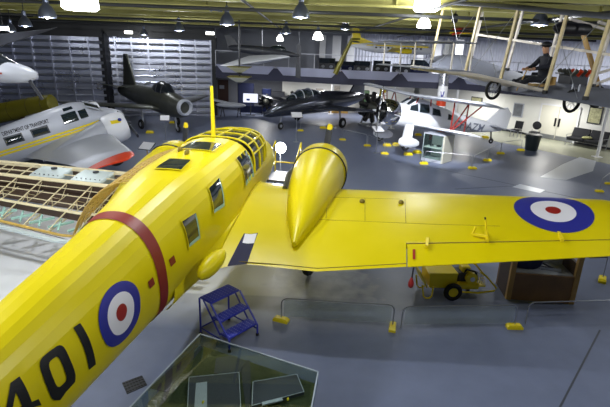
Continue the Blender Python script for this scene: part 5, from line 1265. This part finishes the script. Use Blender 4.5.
# ---- glass cabinet beside the white biplane
p0, p1 = pz(421, 160), pz(441, 164); d = (p1 - p0); a = math.atan2(d.y, d.x)
cb = thing('glass_cabinet', 'pale-framed glass cabinet standing before the white biplane wing', 'display cabinet', p0, (0, 0, a)); w = d.length
MB().box((0, 0, 0), (w, .9, .14)).build('plinth', greyp, cb, smooth=False); MB().box((w - .02, -.02, .02), (w + .06, .95, 1.3)).build('side_panel', mat('cabinet_cream', (196, 194, 180), .5), cb, smooth=False)
for x in (0.02, w - .04):
    for y in (.02, .88): MB().bar((x, y, .14), (x, y, 1.3), .04).build('corner_post', greyp, cb, smooth=False)
m = MB(); m.slab([(0, 0, .14), (w, 0, .14), (w, 0, 1.3), (0, 0, 1.3)], .01); m.slab([(0, 0, .14), (0, .9, .14), (0, .9, 1.3), (0, 0, 1.3)], .01); m.build('glass_pane', glassh, cb, smooth=False)
MB().box((.02, .86, .14), (w - .02, .9, 1.3)).build('back_panel', white, cb, smooth=False); MB().box((.02, .04, .66), (w - .03, .86, .69)).build('shelf', white, cb, smooth=False); MB().box((0, 0, 1.3), (w, .9, 1.34)).build('top', greyp, cb, smooth=False)
for x in (.2, .55): MB().ell((w * x + .05, .4, .74), (.12, .1, .05), 12, 8).build('exhibit', dkgrey, cb)

# ---- right wall: double doors, pictures, bench, chairs, bin
def wall_frame(px, base=True):       # point on the right wall seen at a place on the photo, with wall heading
    best = None
    for (x0, y0), (x1, y1) in zip(RW[:-1], RW[1:]):
        n = Vector((y1 - y0, -(x1 - x0), 0)).normalized(); o = Vector((x0, y0, 0)); r = ray(*px); den = r.dot(n)
        if abs(den) < 1e-6: continue
        t = (o - Vector((0, 0, H))).dot(n) / den; p = Vector((0, 0, H)) + r * t
        s = (p - o).dot(Vector((x1 - x0, y1 - y0, 0))) / ((x1 - x0) ** 2 + (y1 - y0) ** 2)
        if -.001 <= s <= 1.001 and t > 0: best = (p, math.atan2(y1 - y0, x1 - x0))
    return best
def on_wall(px0, px1, y0, y1):       # rectangle on the wall between two columns and two rows -> centre, width, heights, angle
    a, ang = wall_frame((px0, (y0 + y1) / 2)); b, _ = wall_frame((px1, (y0 + y1) / 2)); mx = (px0 + px1) / 2
    t, _ = wall_frame((mx, y0)); bt, _ = wall_frame((mx, y1)); return (a + b) / 2, (b - a).length, bt.z, t.z, ang
c, w, zb, zt, ang = on_wall(541, 578, 103, 138)
for k, (s, lab) in enumerate(((-1, ''), (1, ''))):
    o = bpy.data.objects.new('door_%d' % (3 + k), None); COL.objects.link(o); o.location = (c.x, c.y, 0); o.rotation_euler = (0, 0, ang); o['kind'] = 'structure'
    x0, x1 = (-w / 2, -.015) if s < 0 else (.015, w / 2)
    MB().box((x0, -.14, .02), (x1, -.06, 2.05)).build('leaf', mat('door_cream_%d' % k, (214, 212, 200), .5), o, smooth=False)
    MB().box((s * .12 - .05, -.2, .85), (s * .12 + .05, -.14, 1.35)).build('door_handle', black, o, smooth=False)
    MB().box((x0 + .02, -.155, .03), (x1 - .02, -.14, .28)).build('kick_plate', steel, o, smooth=False)
o = MB().box((-w / 2 - .1, -.16, 0), (-w / 2, -.05, 2.15)).box((w / 2, -.16, 0), (w / 2 + .1, -.05, 2.15)).box((-w / 2 - .1, -.16, 2.06), (w / 2 + .1, -.05, 2.15)).build('trim_7', white, smooth=False); o.location = (c.x, c.y, 0); o.rotation_euler = (0, 0, ang); o['kind'] = 'structure'
def picture(px0, px1, y0, y1, lab, mm, fm=dkgrey, nm='framed_picture'):
    c, w, zb, zt, ang = on_wall(px0, px1, y0, y1); t = thing(nm, lab, 'picture', c, (0, 0, ang)); h = zt - zb
    MB().box((-w / 2, -.12, -h / 2), (w / 2, -.06, h / 2)).build('frame', fm, t, smooth=False); MB().box((-w / 2 + .06, -.13, -h / 2 + .06), (w / 2 - .06, -.115, h / 2 - .06)).build('print', mm, t, smooth=False)
picture(589, 603, 107, 124, 'dark-framed picture above the black bench', picture_m)
picture(514, 524, 103, 117, 'grey framed photograph left of the double doors', photo_m, greyp)
picture(472, 483, 97, 106, 'small yellowish picture above the white biplane tail', picture_m)
picture(566, 570, 110, 119, 'white notice on the double doors', paper, white, 'notice')
bp, ang = wall_frame((592, 143)); n = Vector((math.sin(ang), -math.cos(ang), 0))
be = thing('bench', 'black upholstered two-seat bench against the wall below the picture', 'bench', Vector((bp.x, bp.y, 0)) - Vector((math.cos(ang + PI / 2), math.sin(ang + PI / 2), 0)) * .75, (0, 0, ang))
for x in (-.52, .52): MB().box((x - .5, -.35, .36), (x + .5, .28, .5)).build('seat_cushion', darkfab, be, bevel=.04); MB().slab([(x - .5, .24, .46), (x + .5, .24, .46), (x + .5, .42, 1.0), (x - .5, .42, 1.0)], .14).build('backrest', darkfab, be, bevel=.04)
for x in (-1.02, 1.02):
    MB().tube([(x, -.32, 0), (x, -.32, .62), (x, .3, .62), (x, .3, 0)], .022, 8).build('leg_frame', steel, be)
MB().box((-1, -.3, .3), (1, .26, .35)).build('seat_frame', dkgrey, be, smooth=False)
cu = MB().ell((0, 0, .07), (.3, .2, .08), 14, 8).build('folded_blanket', mat('pale_olive_cloth', (170, 170, 120), .8)); bR = Matrix.Rotation(ang, 3, 'Z'); cu.location = be.location + bR @ Vector((.05, -.1, .512)); tag(cu, 'pale folded blanket lying on the black bench', 'blanket')
def chair(px, lab, rz, round_back=False):
    t = thing('chair', lab, 'chair', pz(*px), (0, 0, rz), 'black chairs along the right wall')
    MB().box((-.26, -.26, .42), (.26, .24, .5)).build('seat', darkfab, t, bevel=.03)
    if round_back: MB().lathe([(.02, -.04), (.26, -.03), (.26, .03), (.02, .04)], (0, .25, .86), (0, 1, .15), 22).build('backrest', darkfab, t)
    else: MB().slab([(-.26, .22, .52), (.26, .22, .52), (.26, .32, 1.0), (-.26, .32, 1.0)], .06).build('backrest', darkfab, t, bevel=.02)
    for x in (-.24, .24):
        for y in (-.22, .24): MB().tube([(x, y, 0), (x, y, .44 if y < 0 else .6)], .018, 6).build('leg', steel, t)
chair((515, 137), 'square-backed black chair below the grey photograph', ang + .1); chair((533, 139.5), 'round-backed black chair left of the double doors', ang + .2, True)
bn = thing('waste_bin', 'dark green tapered waste bin standing by the biplane tail', 'bin', pz(531, 150))
MB().lathe([(.30, 0), (.33, .05), (.40, .78), (.43, .80), (.43, .86), (.38, .86), (.36, .6)], n=28, cap=False).build('body', green_b, bn); MB().lathe([(.40, .82), (.36, .88), (.02, .9)], n=28).build('lid', green_b, bn)
for s in (1, -1): MB().tube([(.41 * s, -.08, .72), (.47 * s, -.06, .7), (.47 * s, .06, .7), (.41 * s, .08, .72)], .02, 6).build('handle', green_b, bn)

# ---- red and white round column behind the biplane
cp_ = py(441, 104, 27.6); top = py(444, 58, 27.6)
rc = thing('rocket_column', 'tall white and red round rocket body standing behind the white biplane', 'rocket', (cp_.x, cp_.y, 0)); R_ = .27
MB().lathe([(R_, .3), (R_, 2.45)], n=26).build('lower_body', mat('rocket_red', (196, 62, 24), .4), rc); MB().lathe([(R_ * 1.01, 1.2), (R_ * 1.01, 2.1)], n=26).build('white_band', white, rc)
MB().lathe([(R_, 2.45), (R_, 3.2)], n=26).build('middle_body', white, rc); MB().lathe([(R_, 3.2), (R_, 4.9)], n=26).build('upper_body', silver, rc); MB().lathe([(R_, 4.9), (.16, 5.4), (.02, 5.75)], n=26).build('nose_cone', white, rc)
m = MB(); th = math.atan2(-cp_.y, -cp_.x)
for dz, s_ in ((0, 1), (.0, -1)): m.slab([Vector((math.cos(th + s_ * .1 + k) * (R_ + .012), math.sin(th + s_ * .1 + k) * (R_ + .012), 2.78 + z)) for k, z in ((-.12, -.16), (.12, -.16), (.3 * s_, .14), (.12 * s_, .14))], .01)
m.build('blue_emblem', navy, rc)
for k in range(3): a = 2 * PI * k / 3; MB().slab([(R_ * math.cos(a), R_ * math.sin(a), 1.0), (R_ * math.cos(a), R_ * math.sin(a), .1), (.6 * math.cos(a), .6 * math.sin(a), .0), (.6 * math.cos(a), .6 * math.sin(a), .3)], .03).build('tail_fin', redst, rc)

# ---- back of the hall: brown door, blue display screens, monitor, hanging shades
o = bpy.data.objects.new('door_5', None); COL.objects.link(o); o.location = py(222, 92, 41.9); o.location.z = 0; o['kind'] = 'structure'
MB().box((-.55, -.02, 0), (.55, .06, 2.1)).build('leaf', mat('brown_door', (74, 50, 44), .5), o, smooth=False); MB().box((-.2, -.04, 1.35), (.2, -.02, 1.65)).build('pane', greyp, o, smooth=False)
def panel(px0, px1, ytop, Y, lab, mm, dep=.3, group='blue display screens'):
    a, b = py(px0, 100, Y), py(px1, 100, Y); zt = py((px0 + px1) / 2, ytop, Y).z
    t = thing('display_screen', lab, 'display screen', ((a.x + b.x) / 2, Y, 0), (0, 0, 0), group); w = b.x - a.x
    MB().box((-w / 2, 0, .1), (w / 2, .06, zt)).build('panel', mm, t, smooth=False)
    for s in (-1, 1): MB().bar((s * w / 2, .03, .0), (s * w / 2, .03, zt + .03), .06).build('upright', dkgrey, t, smooth=False)
    for s in (-1, 1): MB().box((s * w / 2 - .04, -.2, 0), (s * w / 2 + .04, .26, .04)).build('foot', dkgrey, t, smooth=False)
panel(238, 254, 83, 38.5, 'tall dark blue display screen left of the monitor', navy_fab)
panel(262, 271, 89, 37.5, 'narrow bright blue display screen right of the monitor', blueb)
panel(240, 262, 106, 36.6, 'low dark display screen below the monitor', navy_fab)
mp = py(250.5, 98, 36); mo = thing('monitor_stand', 'lit white monitor on a pole among the blue screens', 'monitor', (mp.x, mp.y, 0))
MB().box((-.58, 0, mp.z - .36), (.58, .07, mp.z + .36)).build('bezel', dkgrey, mo, smooth=False); MB().box((-.54, -.012, mp.z - .32), (.54, 0, mp.z + .32)).build('screen', screen_m, mo, smooth=False)
MB().box((-.3, -.02, mp.z - .2), (-.05, -.012, mp.z - .05)).build('screen_picture', mat('screen_blue', (60, 80, 160), .5), mo, smooth=False); MB().bar((0, .06, 0), (0, .06, mp.z), .07).build('pole', dkgrey, mo, smooth=False); MB().box((-.35, -.2, 0), (.35, .35, .03)).build('base', dkgrey, mo, smooth=False)
hs = py(239.5, 70, 26); t = thing('pendant_lamp', 'two pale upturned shades hanging on one dark rod below the hanging jet', 'hanging lamp', (hs.x, hs.y, 0))
MB().tube([(0, 0, 3.15), (0, 0, 6.2)], .05, 8).build('rod', dkgrey, t)
for z in (3.12, 3.62):
    MB().rings([[(.16 * a, .16 * a, z), (-.16 * a, .16 * a, z), (-.16 * a, -.16 * a, z), (.16 * a, -.16 * a, z)] for a in (1,)] + [[(.55, .55, z + .26), (-.55, .55, z + .26), (-.55, -.55, z + .26), (.55, -.55, z + .26)]]).build('shade', mat('pale_shade', (226, 226, 205), .5) if 'pale_shade' not in MATS else MATS['pale_shade'], t, smooth=False)
    MB().box((-.58, -.58, z + .26), (.58, .58, z + .3)).build('shade_rim', olive, t, smooth=False)
    MB().lathe([(.02, -.12), (.1, -.05), (.14, 0)], (0, 0, z), (0, 0, 1), 12).build('finial', dkgrey, t)
# small white aircraft part on the floor by the brown door
pa = pz(231, 117); t = thing('aircraft_component', 'pale aircraft component on a trestle in front of the brown door', 'component', (pa.x, pa.y, 0))
MB().ell((0, 0, .85), (1.1, .3, .2), 18, 10).build('pod', greyp, t); MB().slab([(-1.6, -.1, 1.2), (.2, -.1, .9), (.2, .5, .9), (-1.6, .5, 1.25)], .06).build('blade', greyp, t)
for x in (-.6, .6): MB().bar((x - .15, 0, 0), (x, 0, .75), .06).bar((x + .15, 0, 0), (x, 0, .75), .06).build('trestle', dkgrey, t, smooth=False)

# ---- under the balcony: pictures, cabinets, engines
def gallery(px0, px1, y0, y1, lab, mm, fm=white, Y=39.86, nm='wall_poster', cat='poster'):
    a, b = py(px0, y1, Y), py(px1, y0, Y); t = thing(nm, lab, cat, ((a.x + b.x) / 2, Y, (a.z + b.z) / 2)); w, h = b.x - a.x, b.z - a.z
    MB().box((-w / 2, -.02, -h / 2), (w / 2, .03, h / 2)).build('frame', fm, t, smooth=False); MB().box((-w / 2 + .05, -.03, -h / 2 + .05), (w / 2 - .05, -.019, h / 2 - .05)).build('print', mm, t, smooth=False)
gallery(315, 324, 88, 99, 'poster with orange print on the wall behind the dark jet', poster_m)
gallery(333, 341, 85, 95, 'smaller poster with orange spot above the brown chest', poster_m)
gallery(352, 354.5, 85, 96, 'narrow red and white notice on the wall under the balcony', poster_m)
def cabinet(px, w, h, dp, lab, mm, nm='cabinet', cat='cabinet', doors=2, rz=0.0, z=0.0, Y=None):
    p = pz(*px) if Y is None else py(px[0], px[1], Y); t = thing(nm, lab, cat, (p.x, p.y, z), (0, 0, rz))
    MB().box((-w / 2, 0, 0), (w / 2, dp, h)).build('body', mm, t, smooth=False)
    for k in range(doors):
        x0 = -w / 2 + w * k / doors + .03; x1 = -w / 2 + w * (k + 1) / doors - .03; dd = MB().box((x0, -.025, .08), (x1, 0, h - .06)).build('door', mm, t, smooth=False); MB().box((x1 - .08, -.05, h * .5), (x1 - .05, -.025, h * .5 + .12)).build('handle', steel, dd, smooth=False)
    return t
cabinet((338, 112), 1.6, .9, .6, 'brown wooden chest below the small poster', wood_tan, 'chest', 'chest', Y=39)
cabinet((365, 112), .5, 1.9, .5, 'narrow dark green cabinet under the balcony', mat('dark_green_cabinet', (40, 66, 40), .5), doors=1, Y=38.6)
cabinet((322, 112), 1.1, 1.0, .6, 'white low cabinet under the orange poster', white, Y=39)
cabinet((290, 112), 1.4, 1.2, .5, 'dark cabinet behind the dark jet canopy', dkgrey, Y=39)
cabinet((278, 112), 1.0, 1.5, .5, 'tall dark cabinet right of the blue screens', dkgrey, Y=39.2)
def radial(p, R, lab, rz, standh, mm=dkmetal):
    t = thing('radial_engine', lab, 'engine', (p.x, p.y, 0), (0, 0, rz), 'engines under the balcony')
    c = Vector((0, 0, standh)); MB().lathe([(.02, -.5), (R * .35, -.45), (R * .4, .1), (R * .25, .4), (.06, .75)], c, (0, -1, 0), 22).build('crankcase', mm, t)
    for k in range(9):
        a = 2 * PI * k / 9; d_ = Vector((math.cos(a), 0, math.sin(a))); MB().tube([c + d_ * R * .35, c + d_ * R * .55, c + d_ * R * .92, c + d_ * R], [R * .13, R * .17, R * .17, R * .1], 10).build('cylinder', black, t)
    MB().torus(c + Vector((0, .25, 0)), R * .7, R * .07, (0, 1, 0), 26, 8).build('exhaust_ring', mm, t)
    m = MB(); m.bar((-.5, .5, 0), (0, .4, standh), .1); m.bar((.5, .5, 0), (0, .4, standh), .1); m.bar((-.5, -.6, .05), (-.5, .7, .05), .1); m.bar((.5, -.6, .05), (.5, .7, .05), .1); m.bar((-.5, .5, .05), (.5, .5, .05), .1); m.build('stand', steel, t, smooth=False)
    return t
e = radial(Vector((4.3, 33.0, 0)), 1.05, 'big black radial engine on a stand left of the polished cowl', .5, 1.25)
MB().tube([(.75, .1, 2.0), (.8, .1, 2.5), (1.0, .1, 2.65), (1.15, .1, 2.5), (1.1, .1, 2.2)], .08, 8).build('lifting_hook', yellow2, e)
radial(Vector((-1.0, 37.4, 0)), .75, 'far radial engine behind the dark jet', -.2, 1.1); radial(Vector((-3.3, 37.2, 0)), .6, 'small far engine right of the lit monitor', .1, .9)
# ---- balcony exhibits: dark cabinets, tables and chairs behind the railing
def bal(px, Y): p = py(px, 66, Y); return Vector((p.x, Y, 3.1))
for i, (px, Y, w, h, lab, mm) in enumerate(((327, 36.5, 1.2, 1.2, 'dark exhibit cabinet at the left end of the balcony', dkgrey), (345, 37, 1.6, 1.0, 'low dark cabinet below the airliner tail', navy_fab), (363, 36, 1.25, 1.1, 'wide dark cabinet below the airliner model', dkgrey),
     (382, 36.5, 1.25, 1.15, 'dark cabinet below the airliner wing', black), (402, 36, 1.25, 1.0, 'low black cabinet below the airliner nose', dkgrey), (420, 37, 1.4, 1.3, 'dark cabinet left of the rocket nose', navy_fab), (462, 35, 1.6, 1.0, 'dark cabinet right of the rocket on the balcony', dkgrey), (480, 34, 1.5, 1.1, 'black cabinet behind the wooden struts', black))):
    p = bal(px, Y); t = thing('exhibit_cabinet', lab, 'cabinet', p, (0, 0, 0), 'dark cabinets on the balcony')
    MB().box((-w / 2, 0, 0), (w / 2, .6, h * .7)).build('body', mm, t, smooth=False); MB().box((-w / 2, 0, h * .7), (w / 2, .6, h)).build('glass_hood', glassd, t, smooth=False)
    for k in range(2): MB().ell((-w / 4 + k * w / 2, .02 - .04, h * .5), (.14, .04, .12), 10, 6).build('emblem', greyp if k else steel, t)
for i, (px, Y, lab) in enumerate(((497, 32, 'dark balcony chair just right of the elevator struts'), (508, 31, 'dark balcony chair between the first long struts'), (520, 30, 'dark balcony chair left of the pilot figure'), (532, 29, 'dark balcony chair directly behind the pilot figure'))):
    p = bal(px, Y); t = thing('balcony_chair', lab, 'chair', p, (0, 0, .6 + i), 'chairs on the balcony')
    MB().box((-.25, -.25, .42), (.25, .25, .48)).build('seat', darkfab, t, bevel=.02); MB().slab([(-.25, .22, .5), (.25, .22, .5), (.25, .3, .98), (-.25, .3, .98)], .05).build('backrest', darkfab, t)
    for x in (-.22, .22):
        for y in (-.22, .22): MB().tube([(x, y, 0), (x, y, .44)], .016, 6).build('leg', dkgrey, t)
# tall white roller banners behind the cabinets
for px, Y, w, lab in ((336, 41, .7, 'bright white tall banner left of the airliner tail'), (322, 41, .5, 'narrow white banner by the glowing bell lamp'), (350, 41.2, .6, 'white tall banner right behind the airliner tail'), (420, 40.5, .5, 'narrow white banner behind the glowing lamp'), (437, 40, .5, 'narrow white banner left of the rocket nose'), (458, 38.5, .6, 'white banner behind the red aircraft model')):
    p = py(px, 60, Y); t = thing('tall_banner', lab, 'banner', (p.x, Y, 3.1), (0, 0, 0), 'white banners on the balcony'); MB().box((-w / 2, 0, .06), (w / 2, .02, 2.9)).build('sheet', white, t, smooth=False); MB().box((-w / 2, -.1, 0), (w / 2, .12, .06)).build('base', dkgrey, t, smooth=False)
p, q = py(352, 39, 30.9), py(335, 74, 30.9)
t = thing('hanging_boom', 'olive yellow boom hanging slantwise above the balcony railing', 'boom', p); MB().tube([(.5, .1, .02), (0, 0, 0), tuple(q - p)], [.05, .1, .16], 8).build('shaft', olive, t); MB().tube([(0, 0, 0), (0, 0, 1.0)], .01, 5).build('hanging_wire', steel, t)
p, q = py(299, 46, 31.5), py(301, 79, 31.5)
t = thing('hanging_pennant', 'narrow dark pennant hanging in front of the balcony fascia', 'pennant', p); MB().slab([(-.12, 0, .1), (.12, 0, .1), (.16, 0, -1.9), tuple(q - p), (-.18, 0, -1.9)], .04).build('cloth', dkgrey, t, smooth=False); MB().tube([(0, 0, .1), (0, 0, 1.2)], .01, 5).build('hanging_wire', steel, t)
